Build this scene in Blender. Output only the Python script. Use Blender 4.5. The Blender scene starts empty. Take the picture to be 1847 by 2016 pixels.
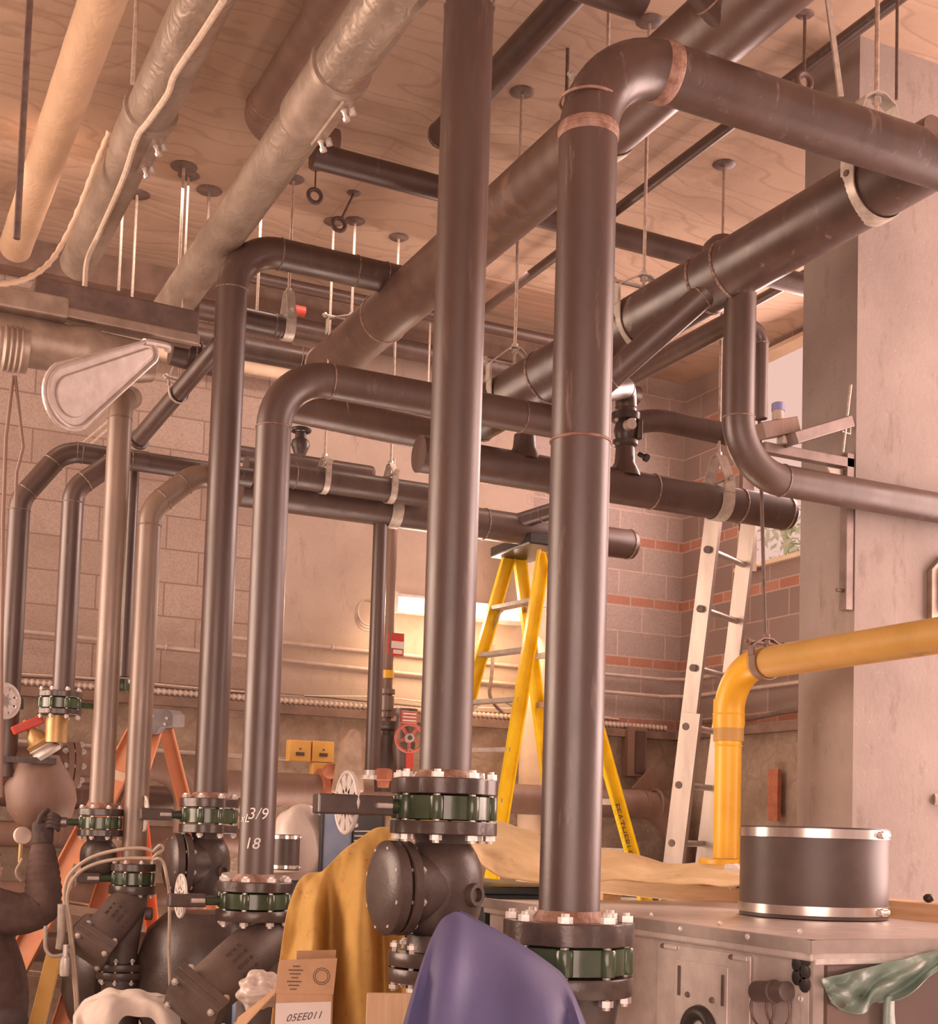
import bpy, bmesh, math, random
from mathutils import Vector as V, Matrix, Quaternion, noise
random.seed(7)
PI = math.pi
SC = bpy.context.scene
COL = SC.collection

# ------------------------------------------------------------------ camera (measured from the vanishing points of the photograph)
FPX, CXP, CYP, W, H = 2644.0, 923.5, 1452.0, 1847, 2016
YAW, PIT, ROL = math.radians(25.77), math.radians(4.008), math.radians(1.729)
EYE = V((0, 0, 1.7))
FW = V((math.sin(YAW)*math.cos(PIT), math.cos(YAW)*math.cos(PIT), math.sin(PIT)))
_r0 = V((math.cos(YAW), -math.sin(YAW), 0)); _u0 = _r0.cross(FW)
RT = _r0*math.cos(ROL)+_u0*math.sin(ROL)
UP = -_r0*math.sin(ROL)+_u0*math.cos(ROL)
def ray(px, py): return RT*((px-CXP)/FPX)-UP*((py-CYP)/FPX)+FW
def D(px, py, d): return EYE+ray(px, py)*d
def on(px, py, ax, v):
    q = ray(px, py); return EYE+q*((v-EYE[ax])/q[ax])
def onX(px, py, v): return on(px, py, 0, v)
def onY(px, py, v): return on(px, py, 1, v)
def onZ(px, py, v): return on(px, py, 2, v)
X1, Y1, Z1 = V((1, 0, 0)), V((0, 1, 0)), V((0, 0, 1))

cd = bpy.data.cameras.new('camera'); cam = bpy.data.objects.new('camera', cd); COL.objects.link(cam)
cd.sensor_fit = 'HORIZONTAL'; cd.sensor_width = 36; cd.lens = 36*FPX/W
cd.shift_y = (CYP-H/2)/W; cd.clip_start = .05; cd.clip_end = 200
m = Matrix((RT, UP, -FW)).transposed().to_4x4(); m.translation = EYE
cam.matrix_world = m; SC.camera = cam

# ------------------------------------------------------------------ materials
def nt(m): return m.node_tree
class NB:
    """small node builder"""
    def __init__(s, name):
        s.m = bpy.data.materials.new(name); s.m.use_nodes = True
        s.t = s.m.node_tree; s.b = s.t.nodes['Principled BSDF']
        s.tc = s.t.nodes.new('ShaderNodeTexCoord')
    def n(s, typ, **kw):
        x = s.t.nodes.new(typ)
        for k, v in kw.items():
            if k[0] == '_': setattr(x, k[1:], v)
            else:
                key = k.replace('__', ' ')
                x.inputs[key].default_value = v
        return x
    def l(s, a, b): s.t.links.new(a, b)
    def math(s, op, a, b=None, clamp=False):
        x = s.t.nodes.new('ShaderNodeMath'); x.operation = op; x.use_clamp = clamp
        for i, v in enumerate((a, b)):
            if v is None: continue
            if hasattr(v, 'links'): s.l(v, x.inputs[i])
            else: x.inputs[i].default_value = v
        return x.outputs[0]
    def co(s, scale=(1, 1, 1), kind='Object'):
        mp = s.n('ShaderNodeMapping'); mp.inputs['Scale'].default_value = scale
        s.l(s.tc.outputs[kind], mp.inputs['Vector']); return mp.outputs[0]
    def noise(s, scale, detail=4, rough=.55, vec=None, dist=0):
        x = s.n('ShaderNodeTexNoise'); x.inputs['Scale'].default_value = scale
        x.inputs['Detail'].default_value = detail; x.inputs['Roughness'].default_value = rough
        x.inputs['Distortion'].default_value = dist
        s.l(vec if vec is not None else s.tc.outputs['Object'], x.inputs['Vector']); return x.outputs[0]
    def ramp(s, f, stops, interp='LINEAR'):
        x = s.n('ShaderNodeValToRGB'); e = x.color_ramp; e.interpolation = interp
        while len(e.elements) < len(stops): e.elements.new(.5)
        for el, (p, c) in zip(e.elements, stops):
            el.position = p; el.color = (*c, 1) if len(c) == 3 else c
        s.l(f, x.inputs[0]); return x.outputs[0]
    def mix(s, f, a, b, mode='MIX'):
        x = s.n('ShaderNodeMix', _data_type='RGBA'); x.blend_type = mode
        for i, v in ((0, f), (6, a), (7, b)):
            if hasattr(v, 'links'): s.l(v, x.inputs[i])
            elif i == 0: x.inputs[0].default_value = v
            else: x.inputs[i].default_value = (*v, 1)
        return x.outputs[2]
    def bump(s, h, strength=.3, dist=.01):
        x = s.n('ShaderNodeBump'); x.inputs['Strength'].default_value = strength; x.inputs['Distance'].default_value = dist
        s.l(h, x.inputs['Height']); s.l(x.outputs[0], s.b.inputs['Normal'])
    def fin(s, col=None, rough=.5, metal=0., spec=.5, coat=0.):
        if col is not None:
            if hasattr(col, 'links'): s.l(col, s.b.inputs['Base Color'])
            else: s.b.inputs['Base Color'].default_value = (*col, 1)
        if hasattr(rough, 'links'): s.l(rough, s.b.inputs['Roughness'])
        else: s.b.inputs['Roughness'].default_value = rough
        s.b.inputs['Metallic'].default_value = metal; s.b.inputs['Specular IOR Level'].default_value = spec
        s.b.inputs['Coat Weight'].default_value = coat
        return s.m

def mottled(name, c1, c2, scale=6, rough=.5, metal=0., spec=.5, bump=.0, bscale=40, lo=.35, hi=.65, stretch=(1, 1, 1), c3=None, s3=2., t3=.62, coat=0.):
    b = NB(name); v = b.co(stretch)
    c = b.ramp(b.noise(scale, 6, .6, v), [(lo, c1), (hi, c2)])
    if c3: c = b.mix(b.ramp(b.noise(s3, 5, .65, v), [(t3, (0, 0, 0)), (t3+.08, (1, 1, 1))]), c, c3)
    if bump: b.bump(b.noise(bscale, 4, .6, v), bump, .01)
    return b.fin(c, rough, metal, spec, coat)

M = {}
def pipe_mat(name, c1, c2, rough, streak, c3=None, t3=.66):
    b = NB(name); v = b.co((1, 1, .25))
    c = b.ramp(b.noise(9, 7, .65, v), [(.3, c1), (.7, c2)])
    c = b.mix(b.ramp(b.noise(22, 5, .7, b.co((1, 1, .12))), [(.60, (0, 0, 0)), (.74, (.6, .6, .6))]), c, streak)
    if c3: c = b.mix(b.ramp(b.noise(2.6, 6, .7), [(t3, (0, 0, 0)), (t3+.12, (1, 1, 1))]), c, c3)
    r = b.ramp(b.noise(7, 5, .6, v), [(.3, (rough-.08,)*3), (.7, (rough+.1,)*3)])
    b.bump(b.noise(60, 3, .6), .08, .004)
    return b.fin(c, r, 0., .85)
M['mill'] = pipe_mat('mill_scale_steel', (.066, .036, .028), (.102, .059, .046), .40, (.20, .14, .12))
M['mill_scuffed'] = pipe_mat('scuffed_black_steel', (.060, .033, .027), (.100, .058, .047), .37, (.33, .25, .215), (.115, .065, .045), .66)
M['mill_rust'] = pipe_mat('rusted_header_steel', (.092, .051, .039), (.138, .079, .057), .40, (.28, .18, .135), (.24, .125, .07), .60)
M['mill_brown'] = pipe_mat('brown_old_pipe', (.17, .095, .068), (.25, .145, .10), .6, (.36, .24, .17))
M['mill_tan'] = pipe_mat('weathered_tan_steel', (.17, .115, .083), (.27, .185, .135), .38, (.42, .32, .24))
M['weld'] = mottled('weld_metal', (.12, .075, .06), (.36, .25, .20), 60, .4, .3, .6, .5, 90)
M['weld_rust'] = mottled('rusty_weld_band', (.22, .11, .075), (.40, .25, .19), 30, .55, .1, .5, .4, 60)
M['flange'] = mottled('black_painted_flange', (.060, .042, .036), (.10, .071, .061), 12, .28, 0, .6, .15, 30, c3=(.19, .125, .10), t3=.62)
M['castiron'] = mottled('black_cast_iron', (.064, .045, .039), (.098, .070, .060), 8, .36, 0, .6, .12, 80)
M['strainer'] = mottled('grey_cast_strainer', (.10, .072, .062), (.15, .11, .093), 8, .5, 0, .5, .2, 90)
M['green'] = mottled('green_enamel', (.040, .060, .032), (.066, .095, .050), 6, .22, 0, .6, .05, 30, coat=.3)
M['zinc'] = mottled('zinc_bolt', (.60, .55, .50), (.80, .74, .69), 30, .35, .35, .6)
M['galv'] = mottled('galvanised_strap', (.45, .40, .35), (.66, .58, .50), 25, .42, .35, .6, .05, 60)
M['rod'] = mottled('threaded_rod', (.44, .35, .29), (.66, .53, .44), 60, .4, .3, .6)
M['rod_dark'] = mottled('dark_rod', (.10, .065, .055), (.17, .11, .09), 30, .5)
M['white'] = mottled('white_enamel', (.48, .43, .39), (.66, .60, .55), 10, .4, 0, .5)
M['yellow'] = mottled('bright_yellow_paint', (.78, .42, .03), (.92, .56, .05), 4, .35, 0, .5, .05, 20)
M['yellow_old'] = mottled('old_yellow_paint', (.50, .29, .07), (.60, .36, .10), 5, .5, 0, .5, .15, 25, c3=(.22, .11, .06), t3=.64, s3=3)
M['fibre'] = mottled('yellow_fibreglass', (.82, .52, .012), (.95, .68, .03), 6, .4, 0, .5)
M['alu'] = mottled('dull_aluminium', (.36, .30, .26), (.52, .44, .38), 9, .38, .5, .6, stretch=(1, 1, .2))
M['alu_step'] = mottled('grey_aluminium_step', (.38, .33, .28), (.52, .45, .38), 12, .45, .3)
M['orange'] = mottled('orange_fibreglass', (.62, .25, .125), (.76, .36, .20), 4, .45)
M['orange_red'] = mottled('red_orange_fibreglass', (.55, .10, .04), (.72, .17, .07), 4, .45)
M['cap_grey'] = mottled('grey_plastic_cap', (.22, .20, .21), (.30, .27, .27), 10, .5)
M['tan_step'] = mottled('tan_step', (.66, .50, .36), (.84, .66, .50), 6, .5)
M['red'] = mottled('red_paint', (.52, .06, .045), (.68, .10, .07), 8, .35)
M['red_valve'] = mottled('faded_red_paint', (.50, .13, .09), (.64, .2, .14), 14, .5)
M['rust_red'] = mottled('red_primer', (.34, .11, .06), (.48, .18, .10), 14, .6)
M['brass'] = mottled('brass', (.42, .25, .10), (.56, .36, .16), 8, .4, .4)
M['ybox'] = mottled('ochre_enamel', (.72, .40, .10), (.84, .50, .15), 6, .45)
M['black'] = mottled('black_plastic', (.02, .016, .015), (.045, .035, .03), 8, .4)
M['rubber'] = mottled('black_rubber', (.088, .062, .054), (.115, .082, .072), 8, .42, 0, .5)
M['stainless'] = mottled('stainless_band', (.60, .55, .51), (.82, .76, .72), 3, .22, .9, .5, stretch=(3, 3, .1))
M['cab'] = mottled('galvanised_sheet', (.55, .475, .43), (.68, .595, .545), 14, .38, .35, .5, .03, 60)
M['cab_edge'] = mottled('grey_sheet_trim', (.36, .305, .275), (.46, .39, .355), 10, .4, .4)
M['cab_door'] = mottled('bronze_tinted_panel', (.20, .15, .135), (.27, .20, .175), 2, .2, .5, .5)
M['teal'] = mottled('dark_teal_enamel', (.032, .040, .040), (.055, .064, .062), 4, .35)
M['blue_panel'] = mottled('blue_panel', (.18, .24, .36), (.28, .33, .44), 6, .5)
M['card'] = mottled('cardboard', (.50, .30, .17), (.60, .38, .23), 8, .8, 0, .2)
M['paper'] = mottled('paper_label', (.74, .66, .60), (.84, .77, .71), 5, .7, 0, .2)
M['ink'] = mottled('ink', (.10, .07, .06), (.15, .11, .10), 8, .7, 0, .2)
M['chalk'] = mottled('chalk', (.80, .76, .72), (.9, .87, .84), 60, .8, 0, .2)
M['bag'] = mottled('white_plastic_bag', (.56, .48, .42), (.70, .61, .54), 5, .35, 0, .5, .3, 18)
M['rag'] = mottled('white_cloth', (.56, .48, .42), (.68, .59, .52), 7, .8, 0, .2, .3, 25)
M['rope'] = mottled('white_rope', (.60, .48, .38), (.74, .62, .50), 40, .7)
M['hose'] = mottled('grey_hose', (.36, .28, .21), (.48, .38, .29), 10, .5)
M['conduit'] = mottled('painted_conduit', (.46, .36, .30), (.58, .46, .39), 10, .5, .2)
M['greensheet'] = mottled('green_plastic_sheet', (.17, .235, .195), (.28, .36, .30), 5, .35, 0, .5, .35, 14)
M['hoodie'] = mottled('dark_brown_sweatshirt', (.095, .062, .053), (.135, .092, .08), 14, .85, 0, .2, .3, 30)
M['trousers'] = mottled('grey_work_trousers', (.09, .072, .07), (.13, .10, .095), 14, .85, 0, .2)
M['glove'] = mottled('dark_work_glove', (.055, .038, .034), (.09, .064, .056), 20, .7, 0, .3, .3, 60)
M['skin'] = mottled('skin', (.50, .29, .22), (.58, .35, .27), 6, .5)
M['hair'] = mottled('dark_hair', (.03, .02, .017), (.06, .04, .035), 40, .6)
M['leaf'] = mottled('pale_sunlit_leaves', (.55, .66, .42), (.80, .82, .66), 5, .6)
M['bark'] = mottled('bark', (.2, .14, .1), (.3, .2, .15), 8, .8)
M['steel_strut'] = mottled('grey_strut_steel', (.16, .115, .10), (.25, .18, .155), 10, .42, .3)
M['ply'] = mottled('brown_plywood', (.25, .15, .10), (.36, .22, .15), 4, .7, stretch=(.4, 6, 6))
M['wood'] = mottled('pale_timber', (.62, .40, .22), (.76, .53, .32), 5, .65, 0, .3, .1, 30, stretch=(8, .6, 8))
M['wood_board'] = mottled('raw_pine_board', (.68, .46, .27), (.80, .58, .37), 6, .65, 0, .3, stretch=(8, 8, .7))
M['blue_cap'] = mottled('blue_plastic', (.22, .22, .42), (.28, .28, .5), 5, .5)
M['stone'] = mottled('broken_stone', (.40, .28, .20), (.60, .45, .34), 7, .85, 0, .2, .6, 12)
M['glass_white'] = mottled('gauge_face', (.70, .56, .48), (.76, .62, .54), 5, .4)

# canvas tarpaulin with worn patches
def canvas(name, a, bcol, c):
    b = NB(name)
    col = b.ramp(b.noise(3.2, 6, .6), [(.35, a), (.65, bcol)])
    col = b.mix(b.ramp(b.noise(16, 5, .75), [(.58, (0, 0, 0)), (.72, (.7, .7, .7))]), col, c)
    b.bump(b.noise(220, 2, .5), .15, .003); return b.fin(col, .85, 0, .2)
M['canvas'] = canvas('ochre_canvas', (.50, .30, .085), (.66, .43, .15), (.30, .165, .065))
M['canvas_pale'] = canvas('pale_canvas', (.58, .41, .20), (.70, .53, .30), (.40, .25, .12))
M['blue_tarp'] = mottled('blue_nylon_cover', (.10, .098, .215), (.125, .12, .26), 3, .55, 0, .5, .08, 60)

# insulation jackets
def jacket(name, a, bcol, rust, t, metal, rough, stretch=(1, 1, 1)):
    b = NB(name)
    col = b.ramp(b.noise(7, 6, .65, b.co((1, .6, 1))), [(.3, a), (.7, bcol)])
    col = b.mix(b.ramp(b.noise(1.6, 6, .7, b.co((1, .7, 1))), [(t, (0, 0, 0)), (t+.12, (.85,)*3)]), col, rust)
    w = b.n('ShaderNodeTexWave', _wave_type='BANDS', _bands_direction='Y'); w.inputs['Scale'].default_value = 3.2
    w.inputs['Distortion'].default_value = 22; w.inputs['Detail'].default_value = 3; w.inputs['Detail Scale'].default_value = 1.6
    b.l(b.co((1.5, 1, 1.5)), w.inputs['Vector'])
    b.bump(b.math('ADD', b.math('MULTIPLY', w.outputs[1], .5), b.noise(13, 4, .6, b.co((1.6, .6, 1.6)))), .22, .012)
    return b.fin(col, rough, metal, .5)
M['jacket'] = jacket('foil_jacket', (.27, .21, .165), (.47, .385, .315), (.29, .165, .105), .57, .35, .38)
M['jacket_tan'] = jacket('tan_canvas_wrap', (.56, .38, .245), (.68, .48, .32), (.42, .26, .15), .60, 0, .75)
M['clampmetal'] = mottled('jacket_clamp_metal', (.33, .255, .205), (.47, .375, .31), 9, .42, .4)
M['pale_wrap'] = mottled('pale_wrapped_pipe', (.74, .56, .40), (.84, .66, .49), 6, .7)

# masonry
def concrete(name, a, bcol, stain, t=.56):
    b = NB(name)
    c = b.ramp(b.noise(2.2, 7, .65), [(.3, a), (.7, bcol)])
    c = b.mix(b.ramp(b.noise(9, 6, .75, b.co((1, 1, .35))), [(t, (0, 0, 0)), (t+.14, (.75,)*3)]), c, stain)
    c = b.mix(b.ramp(b.noise(70, 2, .5), [(.70, (0, 0, 0)), (.75, (.22,)*3)]), c, (.78, .66, .57))
    b.bump(b.noise(45, 6, .7), .25, .01); return b.fin(c, .85, 0, .25)
M['concrete'] = concrete('poured_concrete', (.40, .305, .25), (.50, .395, .33), (.33, .25, .20))
M['concrete_column'] = concrete('rough_column_concrete', (.275, .228, .205), (.36, .30, .27), (.215, .17, .15), .56)
M['floor'] = concrete('floor_concrete', (.25, .18, .15), (.34, .25, .2), (.18, .12, .1))
M['ledge'] = mottled('brown_ledge_steel', (.16, .10, .075), (.26, .165, .12), 6, .6)

def block_wall(name, axis, bands, c1, c2, mort):
    """concrete masonry units; with bands, a course of red brick after every two block courses"""
    b = NB(name); g = b.n('ShaderNodeNewGeometry'); sp = b.n('ShaderNodeSeparateXYZ'); b.l(g.outputs['Position'], sp.inputs[0])
    u = sp.outputs[axis]; z = sp.outputs[2]
    if bands:
        p, off = .453, 2.955
        zz = b.math('SUBTRACT', z, off); k = b.math('FLOOR', b.math('DIVIDE', zz, p))
        tt = b.math('SUBTRACT', zz, b.math('MULTIPLY', k, p))
        isb = b.math('LESS_THAN', tt, .075)
        zc = b.math('ADD', b.math('MULTIPLY', k, .378), b.math('SUBTRACT', tt, .075))
    else: zc = z; isb = None
    def bricks(vv, w, h, ca, cb, cm, ms, offs=.5):
        cmb = b.n('ShaderNodeCombineXYZ'); b.l(u, cmb.inputs[0]); b.l(vv, cmb.inputs[1])
        x = b.n('ShaderNodeTexBrick'); x.offset = offs; b.l(cmb.outputs[0], x.inputs['Vector'])
        x.inputs['Scale'].default_value = 1; x.inputs['Brick Width'].default_value = w; x.inputs['Row Height'].default_value = h
        x.inputs['Mortar Size'].default_value = ms; x.inputs['Mortar Smooth'].default_value = .3; x.inputs['Bias'].default_value = 0
        for kk, cc in (('Color1', ca), ('Color2', cb), ('Mortar', cm)): x.inputs[kk].default_value = (*cc, 1)
        return x
    x = bricks(zc, .42, .189 if bands else .214, c1, c2, mort, .0055)
    col, fac = x.outputs[0], x.outputs[1]
    if bands:
        y = bricks(tt, .21, .075, (.42, .18, .125), (.50, .25, .18), (.52, .38, .31), .008)
        col = b.mix(isb, col, y.outputs[0])
    col = b.mix(b.ramp(b.noise(130, 3, .6), [(.45, (0, 0, 0)), (.62, (.35,)*3)]), col, (.22, .15, .12))
    col = b.mix(b.ramp(b.noise(2.4, 6, .7), [(.52, (0, 0, 0)), (.7, (.45,)*3)]), col, (.30, .21, .165))
    h = b.math('SUBTRACT', b.math('MULTIPLY', b.noise(90, 4, .7), .5), fac)
    b.bump(h, .4, .012); return b.fin(col, .9, 0, .2)
M['cmu'] = block_wall('grey_block_wall', 0, False, (.42, .315, .26), (.49, .375, .315), (.30, .21, .17))
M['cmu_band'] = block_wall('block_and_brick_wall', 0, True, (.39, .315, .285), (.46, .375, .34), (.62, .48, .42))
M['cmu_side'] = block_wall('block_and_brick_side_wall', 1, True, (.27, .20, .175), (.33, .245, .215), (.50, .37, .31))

def rubble():
    b = NB('rubble_foundation'); v = b.n('ShaderNodeTexVoronoi', _feature='DISTANCE_TO_EDGE'); v.inputs['Scale'].default_value = 3.1
    g = b.noise(3, 4, .6); mp = b.n('ShaderNodeVectorMath', _operation='ADD'); b.l(b.tc.outputs['Object'], mp.inputs[0])
    nz = b.n('ShaderNodeTexNoise'); nz.inputs['Scale'].default_value = 5; nz.inputs['Detail'].default_value = 5; b.l(b.tc.outputs['Object'], nz.inputs['Vector'])
    sc = b.n('ShaderNodeVectorMath', _operation='SCALE'); sc.inputs['Scale'].default_value = .25; b.l(nz.outputs[1], sc.inputs[0]); b.l(sc.outputs[0], mp.inputs[1])
    b.l(mp.outputs[0], v.inputs['Vector'])
    c = b.ramp(b.noise(4, 8, .75), [(.3, (.42, .30, .22)), (.5, (.55, .41, .31)), (.68, (.72, .57, .45))])
    c = b.mix(b.ramp(v.outputs[0], [(0, (.3,)*3), (.06, (0, 0, 0))]), c, (.30, .2, .14))
    h = b.math('ADD', b.math('MULTIPLY', v.outputs[0], .5), b.noise(9, 8, .75)); b.bump(h, .9, .07)
    return b.fin(c, .9, 0, .2)
M['rubble'] = rubble()

def ceiling_mat():
    b = NB('plywood_formed_ceiling')
    g = b.n('ShaderNodeNewGeometry')
    mp = b.n('ShaderNodeMapping'); mp.inputs['Scale'].default_value = (1, .25, 1); b.l(g.outputs['Position'], mp.inputs['Vector'])
    mp.inputs['Scale'].default_value = (.45, 1.0, 1)
    w = b.n('ShaderNodeTexWave', _wave_type='BANDS', _bands_direction='Y'); w.inputs['Scale'].default_value = 2.2
    w.inputs['Distortion'].default_value = 34; w.inputs['Detail'].default_value = 3; w.inputs['Detail Scale'].default_value = .55; w.inputs['Detail Roughness'].default_value = .55
    b.l(mp.outputs[0], w.inputs['Vector'])
    c = b.ramp(b.noise(1.1, 6, .6, g.outputs['Position']), [(.3, (.40, .28, .205)), (.7, (.51, .37, .275))])
    c = b.mix(b.ramp(w.outputs[1], [(.0, (.38,)*3), (.10, (0, 0, 0))]), c, (.27, .18, .135))
    # plywood sheet joints
    br = b.n('ShaderNodeTexBrick'); b.l(g.outputs['Position'], br.inputs['Vector']); br.offset = .5
    br.inputs['Scale'].default_value = 1; br.inputs['Brick Width'].default_value = 2.44; br.inputs['Row Height'].default_value = 1.22; br.inputs['Mortar Size'].default_value = .006
    c = b.mix(b.math('MULTIPLY', br.outputs[1], .3), c, (.27, .18, .135))
    c = b.mix(b.ramp(b.noise(2.1, 7, .7, g.outputs['Position']), [(.55, (0, 0, 0)), (.64, (.4,)*3)]), c, (.33, .22, .155))
    c = b.mix(b.ramp(b.noise(11, 6, .75, g.outputs['Position']), [(.60, (0, 0, 0)), (.72, (.5,)*3)]), c, (.28, .19, .14))
    b.bump(b.math('ADD', w.outputs[1], b.noise(30, 5, .7, g.outputs['Position'])), .15, .01)
    return b.fin(c, .85, 0, .2)
M['ceiling'] = ceiling_mat()

def emit(name, col, s):
    m = bpy.data.materials.new(name); m.use_nodes = True; t = m.node_tree; b = t.nodes['Principled BSDF']
    b.inputs['Base Color'].default_value = (*col, 1); b.inputs['Emission Color'].default_value = (*col, 1); b.inputs['Emission Strength'].default_value = s
    return m
M['tube'] = emit('lit_fluorescent_tube', (.95, .72, .66), 1.0)
# ------------------------------------------------------------------ geometry helpers
def frame(d):
    d = d.normalized(); a = Z1 if abs(d.z) < .9 else X1
    u = d.cross(a).normalized(); return u, d.cross(u).normalized()
class MB:
    def __init__(s): s.bm = bmesh.new()
    def ring(s, c, u, v, r, n): return [s.bm.verts.new(c+(u*math.cos(2*PI*i/n)+v*math.sin(2*PI*i/n))*r) for i in range(n)]
    def skin(s, A, B):
        n = len(A)
        for i in range(n):
            j = (i+1) % n
            try: s.bm.faces.new((A[i], A[j], B[j], B[i]))
            except ValueError: pass
    def tube(s, pts, r, n=20, caps=True, closed=False):
        pts = [V(p) for p in pts]; N = len(pts); rs = r if isinstance(r, (list, tuple)) else [r]*N
        tg = []
        for i in range(N):
            a = pts[i-1] if (i > 0 or closed) else pts[i]; b = pts[(i+1) % N] if (i < N-1 or closed) else pts[i]
            tg.append((b-a).normalized())
        u, v = frame(tg[0]); rings = []
        for i in range(N):
            if i:
                q = tg[i-1].rotation_difference(tg[i]); u = q @ u
                u = (u-tg[i]*u.dot(tg[i])).normalized(); v = tg[i].cross(u)
            rings.append(s.ring(pts[i], u, v, rs[i], n))
        for i in range(N-1): s.skin(rings[i], rings[i+1])
        if closed: s.skin(rings[-1], rings[0])
        elif caps: s.bm.faces.new(rings[0][::-1]); s.bm.faces.new(rings[-1])
        return s
    def cyl(s, a, b, r, n=20, r2=None): return s.tube([a, b], [r, r if r2 is None else r2], n)
    def lathe(s, o, ax, prof, n=28):
        """prof: list of (distance along ax, radius)"""
        o = V(o); ax = V(ax).normalized(); u, v = frame(ax); R = []
        for t, r in prof: R.append(s.ring(o+ax*t, u, v, max(r, 1e-4), n))
        for i in range(len(R)-1): s.skin(R[i], R[i+1])
        s.bm.faces.new(R[0][::-1]); s.bm.faces.new(R[-1]); return s
    def torus(s, c, ax, Rr, r, n=32, k=8, sx=1, a0=0, a1=2*PI):
        c = V(c); u, v = frame(V(ax)); full = abs(a1-a0-2*PI) < 1e-6
        N = n if full else n+1
        pts = [c+(u*math.cos(a0+(a1-a0)*i/n)+v*math.sin(a0+(a1-a0)*i/n))*Rr for i in range(N)]
        return s.tube(pts, r, k, True, full)
    def box(s, c, sz, rot=None):
        c = V(c); sx, sy, sz_ = [k/2 for k in sz]
        P = [V((x, y, z)) for x in (-sx, sx) for y in (-sy, sy) for z in (-sz_, sz_)]
        vs = [s.bm.verts.new(c+(rot @ p if rot else p)) for p in P]
        for f in ((0, 1, 3, 2), (4, 6, 7, 5), (0, 4, 5, 1), (2, 3, 7, 6), (0, 2, 6, 4), (1, 5, 7, 3)): s.bm.faces.new([vs[i] for i in f])
        return s
    def bar(s, a, b, w, h, side=None):
        """rectangular bar a->b; w along side, h across"""
        a, b = V(a), V(b); d = (b-a).normalized()
        if side is None: side = frame(d)[0]
        side = V(side); side = (side-d*side.dot(d)).normalized(); o = d.cross(side)
        R = [[s.bm.verts.new(p+side*w/2*i+o*h/2*j) for i, j in ((-1, -1), (1, -1), (1, 1), (-1, 1))] for p in (a, b)]
        s.skin(*R); s.bm.faces.new(R[0][::-1]); s.bm.faces.new(R[1]); return s
    def strap(s, pts, w, t, side):
        """flat band following pts, width w along side, thickness t"""
        pts = [V(p) for p in pts]; side = V(side).normalized(); R = []
        for i, p in enumerate(pts):
            d = (pts[min(i+1, len(pts)-1)]-pts[max(i-1, 0)]).normalized(); o = d.cross(side).normalized()
            R.append([s.bm.verts.new(p+side*w/2*a+o*t/2*b) for a, b in ((-1, -1), (1, -1), (1, 1), (-1, 1))])
        for i in range(len(R)-1): s.skin(R[i], R[i+1])
        s.bm.faces.new(R[0][::-1]); s.bm.faces.new(R[-1]); return s
    def prism(s, poly, ext):
        a = [s.bm.verts.new(V(p)) for p in poly]; b = [s.bm.verts.new(V(p)+V(ext)) for p in poly]
        s.bm.faces.new(a[::-1]); s.bm.faces.new(b); s.skin(a, b); return s
    def ball(s, c, r, sc=(1, 1, 1), n=20):
        mm = Matrix.Translation(V(c)) @ Matrix.Diagonal((r*sc[0], r*sc[1], r*sc[2], 1))
        bmesh.ops.create_uvsphere(s.bm, u_segments=n, v_segments=max(8, n*2//3), radius=1, matrix=mm); return s
    def grid(s, rows):
        R = [[s.bm.verts.new(V(p)) for p in r] for r in rows]
        for i in range(len(R)-1):
            for j in range(len(R[i])-1): s.bm.faces.new((R[i][j], R[i][j+1], R[i+1][j+1], R[i+1][j]))
        return s
    def build(s, name, mat, parent=None, bevel=0, smooth=True, sub=0, solid=0, angle=38, origin=None):
        bmesh.ops.recalc_face_normals(s.bm, faces=s.bm.faces)
        me = bpy.data.meshes.new(name); s.bm.to_mesh(me); s.bm.free()
        off = V((0, 0, 0))
        if parent is not None:
            p = parent
            while p is not None: off += p.location; p = p.parent
        else:
            cs = [v.co for v in me.vertices]
            off = V(origin) if origin is not None else V(((min(c.x for c in cs)+max(c.x for c in cs))/2, (min(c.y for c in cs)+max(c.y for c in cs))/2, min(c.z for c in cs)))
        me.transform(Matrix.Translation(-off))
        o = bpy.data.objects.new(name, me); COL.objects.link(o)
        if parent is not None: o.parent = parent
        else: o.location = off
        me.materials.append(M[mat] if isinstance(mat, str) else mat)
        if smooth:
            for p in me.polygons: p.use_smooth = True
            if not sub: me.set_sharp_from_angle(angle=math.radians(angle))
        if solid:
            md = o.modifiers.new('thick', 'SOLIDIFY'); md.thickness = solid; md.offset = 0
        if sub:
            md = o.modifiers.new('sub', 'SUBSURF'); md.levels = sub; md.render_levels = sub
        if bevel:
            md = o.modifiers.new('bevel', 'BEVEL'); md.width = bevel; md.segments = 2; md.limit_method = 'ANGLE'; md.angle_limit = math.radians(40)
        return o
def tag(o, label, cat, group=None):
    o['label'] = label; o['category'] = cat
    if group: o['group'] = group
    return o
def thing(name, label, cat, loc, group=None):
    o = bpy.data.objects.new(name, None); COL.objects.link(o); o.location = V(loc); o.empty_display_size = .05
    return tag(o, label, cat, group)
def struct(o, label=None):
    o['kind'] = 'structure'
    if label: o['label'] = label
    return o
def copy_part(src, parent, loc, rot=None):
    o = src.copy(); COL.objects.link(o); o.parent = parent; o.location = loc
    if rot is not None: o.rotation_euler = rot
    return o
def catmull(pts, k=6, closed=False):
    pts = [V(p) for p in pts]; out = []; n = len(pts)
    for i in range(n if closed else n-1):
        p0, p1, p2, p3 = (pts[(i-1) % n] if (i or closed) else pts[0]), pts[i], pts[(i+1) % n], (pts[(i+2) % n] if (i+2 < n or closed) else pts[-1])
        for j in range(k):
            t = j/k; out.append(.5*((2*p1)+(p2-p0)*t+(2*p0-5*p1+4*p2-p3)*t*t+(3*p1-p0-3*p2+p3)*t**3))
    if not closed: out.append(pts[-1])
    return out

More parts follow.
